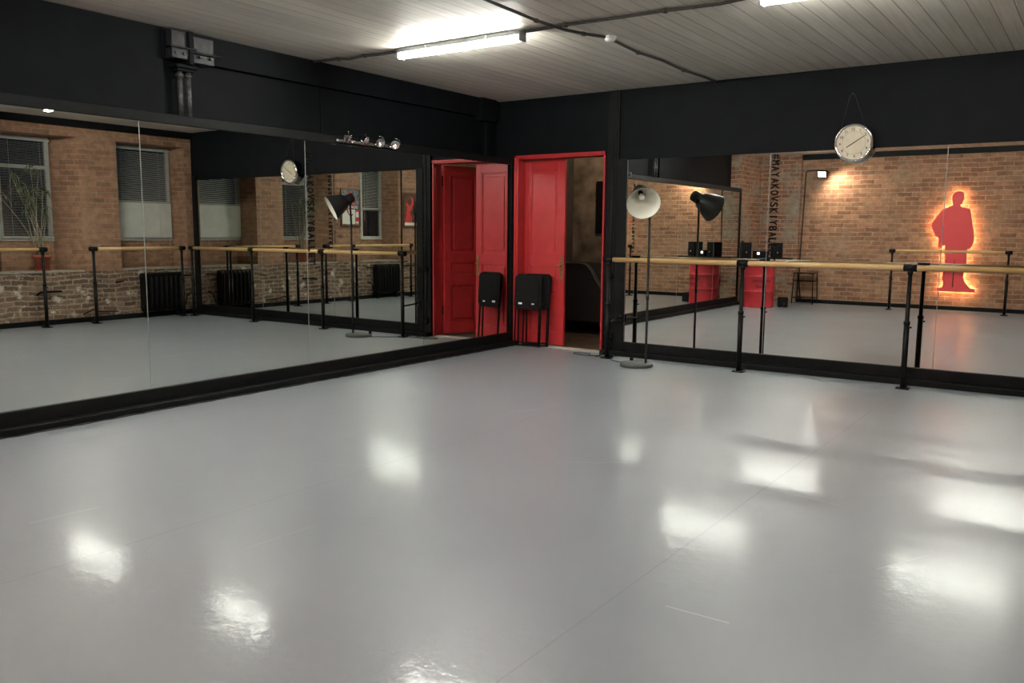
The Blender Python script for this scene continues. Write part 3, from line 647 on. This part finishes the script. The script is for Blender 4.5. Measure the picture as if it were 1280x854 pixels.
# ------------------------------------------------------------------ windows and blinds
def window(n, y0, y1, z0, z1, transom):
    W_ = thing('window_%d' % n, (6.86, (y0 + y1) / 2, z0), None, None, kind='structure'); h = abs(y1 - y0) / 2; H = z1 - z0
    f_ = MB(); fw = .06
    f_.box(0, .05, -h, -h + fw, 0, H); f_.box(0, .05, h - fw, h, 0, H); f_.box(0, .05, -h + fw, h - fw, 0, fw); f_.box(0, .05, -h + fw, h - fw, H - fw, H)
    f_.box(0, .05, -h + fw, h - fw, transom - .025, transom + .025); f_.build('window_frame', M['frame_white'], W_, bevel=.004)
    g_ = MB(); g_.box(.022, .028, -h + fw, h - fw, fw, H - fw); g_.build('pane', M['glass'], W_)
    s_ = MB(); s_.box(-.03, .0, -h - .0, h + .0, -.01, .015); s_.build('window_sill', M['frame_white'], W_, bevel=.003)
    return W_
def blind(y0, y1, z0, z1, label, tilts, drop=0):
    t = thing('venetian_blind', (6.815, (y0 + y1) / 2, z0), label, 'blind', group=None); h = abs(y1 - y0) / 2; H = z1 - z0
    s_ = MB(); z = .03
    while z < H - .05:
        a = math.radians(tilts(z0 + z)); dx, dz = .0125 * math.cos(a), .0125 * math.sin(a)
        s_.add([(-dx, -h, z - dz), (dx, -h, z + dz), (dx, h, z + dz), (-dx, h, z - dz), (-dx, -h, z - dz + .0008), (dx, -h, z + dz + .0008), (dx, h, z + dz + .0008), (-dx, h, z - dz + .0008)],
               [(0, 3, 2, 1), (4, 5, 6, 7), (0, 1, 5, 4), (1, 2, 6, 5), (2, 3, 7, 6), (3, 0, 4, 7)]); z += .0225
    s_.build('slats', M['slat'], t)
    b_ = MB(); b_.box(-.014, .014, -h, h, H - .03, H); b_.build('head_rail', M['frame_white'], t); b_ = MB(); b_.box(-.012, .012, -h, h, 0, .018); b_.build('bottom_rail', M['frame_white'], t)
    c_ = MB()
    for y in (-h * .6, h * .6): c_.cyl((-.0145, y, .01), (-.0145, y, H - .01), .0012, 5)
    c_.cyl((-.016, h * .9, -.25), (-.016, h * .9, H - .02), .002, 5); c_.build('pull_cord', M['slat'], t)
    return t
window(1, -.135, -1.245, ZW, 2.70, .60); window(2, -2.085, -2.835, ZW, 2.70, 1.05); window(3, -4.255, -4.875, ZW, 2.70, .62)
blind(-.16, -1.22, ZW + .03, 2.66, 'venetian blind in the window over the corner radiator, lower half shut', lambda z: 58 if z < 1.80 else 18)
blind(-2.10, -2.82, ZW + .03, 2.66, 'open venetian blind in the window behind the potted plant', lambda z: 8)
blind(-4.28, -4.85, ZW + .62, 2.66, 'half-lowered venetian blind in the window beside the framed posters', lambda z: 15)

# ------------------------------------------------------------------ radiators
def radiator(yc, n, label):
    t = thing('radiator', (XW - .12, yc, .10), label, 'radiator'); pitch = .085; w2 = n * pitch / 2
    for k in range(n):
        y = -w2 + pitch * (k + .5); s_ = MB()
        H = .60
        pts = [(-.070, .03), (-.070, H - .03), (-.045, H), (.045, H), (.070, H - .03), (.070, .03), (.045, 0), (-.045, 0)]
        vs = []
        s_.prism([(a, b_) for a, b_ in pts], y - pitch * .40, y + pitch * .40, 'y')
        s_.cyl((-.072, y, .06), (-.072, y, H - .06), .022, 10)
        s_.build('section', M['black_metal'], t, bevel=.012)
    p_ = MB()
    for z in (.07, .54):
        p_ = MB(); p_.cyl((0, -w2 - .02, z), (0, w2 + .02, z), .03, 10); p_.build('manifold', M['black_metal'], t)
    p_ = MB()
    p_.tube([(0, w2, .54), (0, w2 + .12, .54), (.03, w2 + .20, .54), (.03, w2 + .22, .54)], .013, 8); p_.build('pipe', M['black_metal'], t); p_ = MB(); p_.tube([(0, w2, .07), (0, w2 + .08, .07), (.0, w2 + .10, .20), (.02, w2 + .20, .26)], .013, 8)
    p_.build('pipe', M['black_metal'], t)
    for sg in (-1, 1):
        l_ = MB(); l_.box(-.03, .03, sg * (w2 - .09), sg * (w2 - .05), -.10, .02); l_.box(.02, .115, sg * (w2 - .08) - .012, sg * (w2 - .08) + .012, -.02, .04); l_.build('foot', M['black_metal'], t)
    return t
radiator(-.70, 8, 'black cast iron radiator under the window next to the mirror corner')
radiator(-4.46, 8, 'black cast iron radiator under the window beside the framed posters')
p_ = MB(); p_.tube([(XW - .06, -4.99, 0), (XW - .06, -4.99, 2.83)], .016, 10); p_.tube([(XW - .06, -4.99, .64), (XW - .06, -5.6, .64)], .014, 8); p_.tube([(XW - .06, -4.99, .38), (XW - .06, -5.6, .38)], .012, 8)
tag(p_.build('heating_pipe', M['black_metal']), 'black vertical heating pipe between the posters on the brick wall', 'pipe')
p_ = MB(); p_.tube([(XW - .045, -1.40, .13), (XW - .045, -1.75, .15), (XW - .05, -1.8, .18), (XW - .05, -1.95, .12)], .010, 8)
p_.tube([(XW - .05, -2.25, .48), (XW - .05, -2.55, .48), (XW - .05, -2.60, .44)], .016, 8); p_.tube([(XW - .05, -1.30, .585), (XW - .05, -1.42, .57)], .012, 8)
tag(p_.build('heating_pipe', M['black_metal']), 'short black pipe stubs low on the brick wall under the plant', 'pipe')

# ------------------------------------------------------------------ potted plant on the sill
t = thing('potted_plant', (6.60, -2.40, ZS + .025), 'tall spindly plant in a terracotta pot on the window sill', 'plant')
s_ = MB(); s_.lathe([(.0001, 0), (.088, 0), (.112, .19), (.122, .19), (.124, .228), (.112, .228), (.108, .20), (.0001, .195)], 36); s_.build('pot', M['terracotta'], t)
s_ = MB(); s_.lathe([(.0001, .0), (.098, 0), (.104, .018), (.0001, .02)], 32); s_.build('saucer', M['terracotta'], t)
s_ = MB(); s_.lathe([(.0001, .208), (.107, .204)], 24); s_.build('soil', M['soil'], t)
rnd = random.Random(3); st_ = MB(); lf = MB(); tips = []
for k in range(11):
    a = rnd.uniform(0, 2 * PI); b0 = V(.05 * math.cos(a), .05 * math.sin(a), .205)
    dirn = [(-.06, -.42, 1.15), (-.05, -.20, .95), (0, .12, .9), (-.1, -.3, .8), (.0, .02, 1.2), (-.1, -.55, .85), (.02, .2, .7), (-.05, -.1, .72), (-.08, .05, .95), (-.02, -.33, .98), (-.1, -.12, 1.25)][k]
    d = V(*dirn) + V(rnd.uniform(-.03, .03), rnd.uniform(-.05, .05), 0); bend = V(rnd.uniform(-.04, .04), rnd.uniform(-.08, .08), 0)
    pts = [b0 + d * (q / 6) + bend * math.sin(q / 6 * PI) for q in range(7)]; st_.tube(pts, [.0085 - .0009 * q for q in range(7)], 6); tips.append(pts[-1])
    if k % 3 == 0: tips.append(pts[-2])
for tp in tips:
    for q in range(9):
        a = rnd.uniform(0, 2 * PI); L2 = rnd.uniform(.16, .34); el = rnd.uniform(-.1, .75); p = Vector(tp); w_ = rnd.uniform(.005, .010)
        dh = V(math.cos(a), math.sin(a), 0); side = V(-dh.y, dh.x, 0); v0 = []
        if p.x + dh.x * L2 > .12: dh.x = -abs(dh.x) * .6
        if p.y + dh.y * L2 > .20: dh.y = -abs(dh.y)
        if p.y + dh.y * L2 < -.50: dh.y = abs(dh.y) * .5
        cur = Vector(p); el2 = el
        for s in range(6):
            ww = w_ * (1 - (s / 5) ** 2) + .0006; v0 += [cur - side * ww, cur + side * ww + V(0, 0, .001)]
            cur = cur + (dh * math.cos(el2) + V(0, 0, math.sin(el2))) * (L2 / 5); el2 -= .42
        lf.add(v0, [(2 * s, 2 * s + 1, 2 * s + 3, 2 * s + 2) for s in range(5)], True)
st_.build('stems', M['stem'], t); lf.build('leaves', M['leaf'], t)

# ------------------------------------------------------------------ framed posters
def poster(yc, zc, w_, h_, label, kind):
    """hangs on the window wall, faces -x; local u runs to the viewer's right (towards +y when facing +x is left...)"""
    t = thing('framed_poster', (XW - .012, yc, zc - h_ / 2), label, 'poster')
    x0 = -.024; f_ = MB(); b = .03
    f_.box(x0, .0, -w_ / 2, -w_ / 2 + b, 0, h_); f_.box(x0, .0, w_ / 2 - b, w_ / 2, 0, h_); f_.box(x0, .0, -w_ / 2 + b, w_ / 2 - b, 0, b); f_.box(x0, .0, -w_ / 2 + b, w_ / 2 - b, h_ - b, h_)
    f_.build('frame', M['picframe'], t, bevel=.003)
    iw, ih = w_ - 2 * b, h_ - 2 * b
    def U(u, v, d): return (-.012 - d, iw / 2 - u * iw, b + v * ih)       # u 0..1 left to right as seen facing the wall
    def patch(name, poly, mat, d, par=t):
        P = [U(u, v, 0) for u, v in poly]; n = len(P); m_ = MB()
        lo = [(x - d, y, z) for x, y, z in P]; hi = [(x - d - .0008, y, z) for x, y, z in P]
        m_.add(lo + hi, [tuple(reversed(range(n))), tuple(range(n, 2 * n))] + [(i, (i + 1) % n, n + (i + 1) % n, n + i) for i in range(n)])
        return m_.build(name, mat, par)
    fr = lambda u, v, d: frame3((0, -1, 0), (0, 0, 1), (-1, 0, 0), U(u, v, d))
    R4 = lambda a, b_, c, d: [(a, c), (b_, c), (b_, d), (a, d)]
    if kind == 1:
        pr = patch('print', R4(0, 1, 0, 1), M['p_dark'], -.006)
        q = [patch('print_field', R4(.02, .76, .02, .44), M['p_white'], -.004, pr), patch('print_field', R4(.78, .98, .02, .44), M['p_red'], -.004, pr),
             patch('print_field', R4(.80, .96, .22, .38), M['p_white'], -.002, pr), patch('print_field', R4(.80, .96, .04, .1), M['p_white'], -.002, pr)]
        patch('print_figure', [(.40, .62), (.44, .80), (.32, .92), (.46, .97), (.60, .90), (.56, .74), (.74, .64), (.76, .58), (.5, .56)], M['p_red'], -.004, pr)
        patch('print_figure', [(.02, .30), (.14, .34), (.22, .50), (.30, .34), (.40, .32), (.30, .62), (.20, .66), (.10, .56)], M['p_red'], -.002, pr)
        patch('print_figure', [(.44, .10), (.46, .24), (.32, .34), (.46, .30), (.50, .40), (.54, .30), (.66, .32), (.54, .22)], M['p_black'], -.001, pr)
        o = patch('print_field', R4(.20, .98, .455, .555), M['p_black'], -.003, pr)
        text_obj('lettering', 'КЛАСС', .062, M['p_white'], fr(.58, .505, -.0005), o, bold=.0025, width=iw * .72, ali='CENTER', extr=.0004)
    else:
        pr = patch('print', R4(0, 1, 0, 1), M['p_brown'], -.006)
        patch('print_field', R4(.02, .98, .02, .11), M['p_white'], -.004, pr)
        patch('print_figure', [(.04, .12), (.52, .12), (.50, .30), (.36, .42), (.52, .56), (.66, .76), (.52, .92), (.44, .90), (.52, .74), (.36, .62), (.20, .74), (.08, .66), (.20, .60), (.14, .40)], M['p_red'], -.004, pr)
        patch('print_figure', [(.52, .98), (.60, .80), (.80, .78), (.96, .90), (.92, .60), (.74, .40), (.58, .50), (.66, .66)], M['p_black'], -.003, pr)
        text_obj('lettering', 'БАЛЕТ', .035, M['p_red'], fr(.5, .062, -.002), pr, bold=.001, width=iw * .7, ali='CENTER', extr=.0004) if False else None
    return t
poster(-3.55, 1.84, .53, .74, 'brown-framed poster with white dancer field and red figures, between two windows', 1)
poster(-5.36, 1.83, .53, .74, 'brown-framed brown poster with a red dancing figure beyond the heating pipe', 2)

# ------------------------------------------------------------------ red drum table with the sound system
DXc, DYc = .55, -7.40
t = thing('oil_drum', (DXc, DYc, 0), 'red steel oil drum carrying the black board with speakers', 'drum')
prof = [(.0001, .004), (.280, .004), (.290, .0), (.296, .008), (.290, .02)]
for zc in (.30, .58):
    prof += [(.288, zc - .03), (.290, zc - .022), (.300, zc - .006), (.300, zc + .006), (.290, zc + .022), (.288, zc + .03)]
for zc in (.38, .42, .46): prof += [] 
prof += [(.288, .855), (.296, .868), (.300, .876), (.296, .884), (.288, .884), (.282, .868), (.0001, .866)]
s_ = MB(); s_.lathe(prof, 64); dr = s_.build('barrel', M['red_drum'], t)
def on_drum(body, zc, size, ang, wd):
    cu_w = wd; o = text_obj('lettering', body, size, M['drumtext'], Matrix.Identity(4), t, bold=.002, width=wd, ali='CENTER', extr=.0005)
    for v in o.data.vertices:
        a = ang + v.co.x / .2895; r = .2895 + v.co.z; v.co = V(r * math.cos(a), r * math.sin(a), zc + v.co.y)
    o['label'] = 'dark stencilled lettering'
A0 = math.radians(62)
on_drum('MAYAKOVSKIY', .50, .062, A0, .36); on_drum('BALLET', .395, .062, A0, .22)
ab = math.radians(-27.5)
t = thing('tabletop', (DXc, DYc, .886), 'black rectangular board lying on the red drum under the speakers', 'tabletop', (0, 0, ab))
s_ = MB(); s_.box(-.50, .56, -.24, .24, .022, .046); s_.build('board', M['black_wood'], t, bevel=.004)
s_ = MB(); s_.box(-.30, .34, -.19, .19, 0, .022); s_.build('batten', M['black_wood'], t, bevel=.003)
def speaker(loc, rz, label):
    t = thing('speaker', loc, label, 'speaker', (0, 0, rz))
    s_ = MB(); s_.box(-.095, .095, -.11, .11, 0.004, .285); s_.build('cabinet', M['black_wood'], t, bevel=.006)
    fr = frame3((1, 0, 0), (0, 0, -1), (0, 1, 0), (0, .11, 0))
    for z, r in ((.095, .062), (.215, .026)):
        c_ = MB(); c_.lathe([(r + .006, 0), (r + .005, .005), (r, .006), (r * .85, .003), (r * .35, -.006 + .012), (r * .3, .012), (.0001, .014)], 28, frame3((1, 0, 0), (0, 0, -1), (0, 1, 0), (0, .11, z))); c_.build('woofer' if r > .05 else 'tweeter', M['black_plastic'], t)
        d_ = MB(); d_.lathe([(r * .28, .0125), (r * .2, .017), (.0001, .019)], 16, frame3((1, 0, 0), (0, 0, -1), (0, 1, 0), (0, .11, z))); d_.build('dome', M['chrome'], t)
    f_ = MB()
    for x in (-.07, .07):
        for y in (-.08, .08): f_.cyl((x, y, 0), (x, y, .006), .012, 8)
    f_.build('foot', M['rubber'], t)
    return t
def onboard(u, v): return (DXc + u * math.cos(ab) - v * math.sin(ab), DYc + u * math.sin(ab) + v * math.cos(ab), .932)
zb = .9325
l0 = onboard(-.27, .0); speaker((l0[0], l0[1], zb), ab, 'black bookshelf speaker on the drum board, nearer the left mirrors')
l0 = onboard(.30, .0); speaker((l0[0], l0[1], zb), ab, 'black bookshelf speaker on the drum board, nearer the metal stool')
l0 = onboard(.02, .0); t = thing('amplifier', (l0[0], l0[1], zb), 'small black amplifier with a lit white dial between the two speakers', 'amplifier', (0, 0, ab))
s_ = MB(); s_.box(-.14, .12, -.12, .12, .006, .125); s_.build('case', M['black_plastic'], t, bevel=.005)
s_ = MB(); s_.lathe([(.026, 0), (.024, .014), (.0001, .015)], 20, frame3((1, 0, 0), (0, 0, -1), (0, 1, 0), (-.07, .12, .082))); o = s_.build('knob', emit_mat('lit dial', (.95, .97, 1.), 4), t)
s_ = MB()
for x in (-.12, .1):
    for y in (-.1, .1): s_.cyl((x, y, 0), (x, y, .008), .012, 8)
s_.build('foot', M['rubber'], t)
# small bass box on the floor behind the drum
t = thing('bass_speaker', (.96, -7.60, 0), 'small black box on the floor just beside the red drum', 'speaker', (0, 0, -.4))
s_ = MB(); s_.box(-.09, .09, -.09, .09, .01, .19); s_.build('cabinet', M['black_wood'], t, bevel=.008)
s_ = MB(); s_.lathe([(.066, 0), (.06, .006), (.03, .002), (.0001, .004)], 24, frame3((1, 0, 0), (0, 0, -1), (0, 1, 0), (0, .09, .10))); s_.build('woofer', M['black_plastic'], t)
s_ = MB(); [s_.cyl((x, y, 0), (x, y, .012), .012, 8) for x in (-.06, .06) for y in (-.06, .06)]; s_.build('foot', M['rubber'], t)

# socket with cable at the end of the left mirrors
t = thing('wall_socket', (.001, -7.92, 0), 'round black wall socket with cable on brick at the end of the left mirrors', 'socket')
s_ = MB(); s_.lathe([(.0001, 0), (.045, 0), (.045, .025), (.03, .034), (.0001, .03)], 24, Matrix.Translation((0, 0, 1.20)) @ Matrix.Rotation(PI / 2, 4, 'Y')); s_.build('socket', M['black_plastic'], t)
s_ = MB(); s_.tube([(.010, 0, .03), (.012, .0, .6), (.010, 0, 1.17)], .008, 8); s_.build('cable', M['rubber'], t)

# ------------------------------------------------------------------ metal stool by the back wall
t = thing('metal_stool', (1.035, -8.74, 0), 'black metal frame stool against the rear brick wall', 'stool')
s_ = MB(); s_.box(-.20, .20, -.16, .16, .60, .618); s_.build('seat', M['black_metal'], t, bevel=.006)
for sx in (-1, 1):
    for sy in (-1, 1):
        l = MB(); l.tube([(sx * .205, sy * .165, 0.0), (sx * .185, sy * .145, .60)], .011, 8); l.build('leg', M['black_metal'], t)
for z in (.45, .12):
    l = MB(); k = .20 - .02 * z
    for sy in (-1, 1): l.cyl((-k, sy * (k - .04), z), (k, sy * (k - .04), z), .008, 8)
    for sx in (-1, 1): l.cyl((sx * k, -k + .04, z), (sx * k, k - .04, z), .008, 8)
    l.build('stretcher', M['black_metal'], t)

# ------------------------------------------------------------------ floodlight and its cable on the back wall
FX, FZ = 1.234, 2.56
t = thing('floodlight', (FX, YB, FZ), 'small lit floodlight on the rear brick wall, fed by a black cable', 'floodlight')
m_ = Matrix.Translation((0, .16, 0)) @ Matrix.Rotation(math.radians(-28), 4, 'X') @ Matrix.Rotation(math.radians(12), 4, 'Z')
s_ = MB(); s_.box(-.095, .095, -.035, .02, -.07, .07, m_); s_.build('housing', M['black_metal'], t, bevel=.006)
s_ = MB(); s_.box(-.075, .075, .0205, .024, -.052, .052, m_); s_.build('lens', M['flood'], t)
s_ = MB(); s_.tube([(-.10, .155, 0), (-.105, .09, .035), (-.05, .02, .05), (.05, .02, .05), (.105, .09, .035), (.10, .155, 0)], .006, 8); s_.cyl((0, .003, .05), (0, .025, .05), .02, 12); s_.build('bracket', M['black_metal'], t)
s_ = MB(); s_.tube([(-.03, .02, .075), (-.20, .016, .085), (-.335, .016, .08), (-.36, .016, .04), (-.365, .016, -.3), (-.38, .016, -1.0), (-.40, .016, -1.7), (-.40, .016, -2.1), (-.35, .02, -2.5)], .013, 8); s_.build('power_cable', M['rubber'], t)

# ------------------------------------------------------------------ backlit red figure
FIG = [(3.444, 1.954), (3.356, 1.909), (3.271, 1.883), (3.225, 1.81), (3.181, 1.74), (3.135, 1.67), (3.102, 1.604), (3.098, 1.55), (3.116, 1.509), (3.135, 1.445), (3.165, 1.4), (3.2, 1.35), (3.245, 1.319), (3.235, 1.22), (3.239, 1.142), (3.275, 1.135), (3.31, 1.16), (3.353, 1.198), (3.365, 1.02), (3.375, .858), (3.352, .639), (3.345, .55), (3.372, .475), (3.366, .41), (3.355, .370), (3.262, .360), (3.262, .30), (3.925, .30), (3.925, .360), (3.845, .372), (3.78, .435), (3.729, .516), (3.708, .60), (3.72, .66), (3.738, .72), (3.752, .828), (3.742, 1.11), (3.79, 1.13), (3.818, 1.165), (3.844, 1.246), (3.848, 1.36), (3.828, 1.486), (3.80, 1.60), (3.781, 1.725), (3.765, 1.80), (3.746, 1.879), (3.69, 1.90), (3.636, 1.907), (3.60, 1.92), (3.574, 1.939), (3.572, 1.96), (3.60, 1.972), (3.612, 2.0), (3.609, 2.03), (3.630, 2.045), (3.622, 2.06), (3.640, 2.085), (3.622, 2.125), (3.626, 2.15), (3.622, 2.165), (3.611, 2.19), (3.58, 2.213), (3.543, 2.222), (3.50, 2.215), (3.46, 2.19), (3.435, 2.155), (3.424, 2.115), (3.428, 2.06), (3.440, 2.01)]
t = thing('figure_sign', (3.66, YB, .331), 'red backlit cut-out figure of a standing man on the rear brick wall', 'figure sign')
PF = [(BW(x, z)[0] - 3.66, BW(x, z)[1] - .331) for x, z in FIG]
s_ = MB(); s_.prism(PF, .075, .095, 'y'); s_.build('panel', M['red_panel'], t)
s_ = MB(); s_.prism([(-.012, .10), (.012, .10), (.006, .60), (.0, .62), (-.006, .58)], .0951, .0965, 'y'); o = s_.build('leg_gap', M['drumtext'], t)
def inset(poly, d):
    out = []; n = len(poly)
    for i in range(n):
        a, b_, c_ = Vector(poly[i - 1]), Vector(poly[i]), Vector(poly[(i + 1) % n])
        e1 = (b_ - a).normalized(); e2 = (c_ - b_).normalized(); nn = Vector((-(e1.y + e2.y), e1.x + e2.x))
        if nn.length < 1e-5: nn = Vector((-e1.y, e1.x))
        nn.normalize(); out.append(b_ + nn * d)
    return out
ar = sum(PF[i - 1][0] * PF[i][1] - PF[i][0] * PF[i - 1][1] for i in range(len(PF)))
ins = inset(PF, .03 if ar > 0 else -.03)
s_ = MB(); s_.tube([(p.x, .062, p.y) for p in ins], .006, 6, closed=True); s_.build('led_strip', M['led'], t)
s_ = MB()
for x, z in ((-.1, .5), (.1, .5), (-.2, 1.15), (.15, 1.15), (0, 1.65)): s_.cyl((x, 0, z), (x, .075, z), .01, 8)
s_.build('standoff', M['black_metal'], t)

# ------------------------------------------------------------------ hallway furniture
t = thing('armchair', (.10, 1.86, 0), 'dark upholstered armchair with a sloping arm, in the dim hallway beyond the door', 'armchair')
AP = [(-.56, .16), (-.56, .93), (-.52, .965), (-.02, .965), (.05, .945), (.12, .88), (.22, .72), (.30, .63), (.40, .585), (.62, .57), (.66, .54), (.66, .16)]
for y0, y1 in ((-.33, -.23), (.23, .33)):
    s_ = MB(); s_.prism(AP, y0, y1, 'y'); o = s_.build('arm', M['upholstery'], t, bevel=.018)
    if y0 < 0:
        e_ = MB(); e_.tube([(x, y0 - .002, z) for x, z in AP[1:11]], .006, 6); e_.build('piping', M['darkpipe'], o)
s_ = MB(); s_.prism([(-.55, .16), (-.55, .94), (-.36, .94), (-.28, .42), (-.28, .16)], -.23, .23, 'y'); s_.build('backrest', M['upholstery'], t, bevel=.03)
s_ = MB(); s_.box(-.28, .62, -.23, .23, .18, .44); s_.build('seat_cushion', M['upholstery'], t, bevel=.04)
for x, y in ((-.48, -.26), (.58, -.26), (-.48, .26), (.58, .26)):
    l = MB(); l.cyl((x, y, 0), (x, y, .17), .018, 8); l.build('leg', M['black_wood'], t)
t = thing('wall_board', (.05, 2.25, 1.37), 'narrow black board on the mottled hallway wall', 'board')
s_ = MB(); s_.box(-.15, .15, -.03, 0, 0, .74); s_.build('panel', M['black_plastic'], t, bevel=.006)
s_ = MB(); s_.box(-.13, .13, -.034, -.03, .02, .72); s_.build('face', M['letter'], t)

# ------------------------------------------------------------------ lights
def light(kind, name, loc, energy, col, **kw):
    l = bpy.data.lights.new(name, kind); l.energy = energy; l.color = col
    for k, v in kw.items(): setattr(l, k, v)
    o = bpy.data.objects.new(name, l); C.objects.link(o); o.location = loc; return o
o = light('SPOT', 'wall_patch_spot', (FX + .16, YB + .34, FZ - .02), 80, (1, .80, .60), spot_size=2.5, spot_blend=.8, shadow_soft_size=.05)  # added spot without a fixture, aimed back at the brick for its warm patch
o.rotation_euler = (V(.42, -.42, -.62)).to_track_quat('-Z', 'Y').to_euler()
light('POINT', 'hallway_fill', (.75, 1.4, 2.6), 60, (1, .78, .55), shadow_soft_size=.12)  # unseen point light added to brighten the mottled hallway wall
wd = bpy.data.worlds.new('World'); bpy.context.scene.world = wd; wd.use_nodes = True
wd.node_tree.nodes['Background'].inputs[0].default_value = (.010, .012, .018, 1); wd.node_tree.nodes['Background'].inputs[1].default_value = .5

GR = {'mirror': 'frameless mirrors lining the two walls', 'barre': 'pine ballet barres on black posts', 'chair': 'folded chairs leaning at the red door', 'ceiling light': 'batten lights on the ceiling',
      'radiator': 'cast iron radiators under the windows', 'poster': 'framed posters between the windows', 'blind': 'venetian blinds in the windows', 'socket': 'round black wall sockets'}
for o in list(C.objects):
    if o.parent is None and o.get('category') in GR: o['group'] = GR[o['category']]
    if o.name.startswith('speaker') and o.parent is None: o['group'] = 'bookshelf speakers on the drum board'
    if o.name.startswith('power_cord') and o.parent is None: o['group'] = 'dark cables strung under the ceiling'
# ------------------------------------------------------------------ camera
cam = bpy.data.cameras.new('camera'); co = bpy.data.objects.new('camera', cam); C.objects.link(co)
Fv = V(-.56932985, .81206073, -.12814404); Rv = V(.81823668, .57483339, .00743741); Uv = V(-.0797011, .10061781, .99172768)
co.matrix_world = frame3(Rv, Uv, -Fv, (5.98956, -8.54277, 1.38))
cam.sensor_width = 36; cam.lens = 36 * 1058.1 / 1280 * 1.001; cam.clip_start = .05; cam.clip_end = 100
sc = bpy.context.scene; sc.camera = co
sc.view_settings.view_transform = 'Standard'; sc.view_settings.look = 'None'; sc.view_settings.gamma = 1; sc.view_settings.use_curve_mapping = False
sc.view_settings.exposure = -0.28
cy = sc.cycles
cy.use_denoising = True; cy.max_bounces = 14; cy.glossy_bounces = 8; cy.diffuse_bounces = 5; cy.transmission_bounces = 6
cy.caustics_reflective = True; cy.sample_clamp_indirect = 0; cy.blur_glossy = 0.0
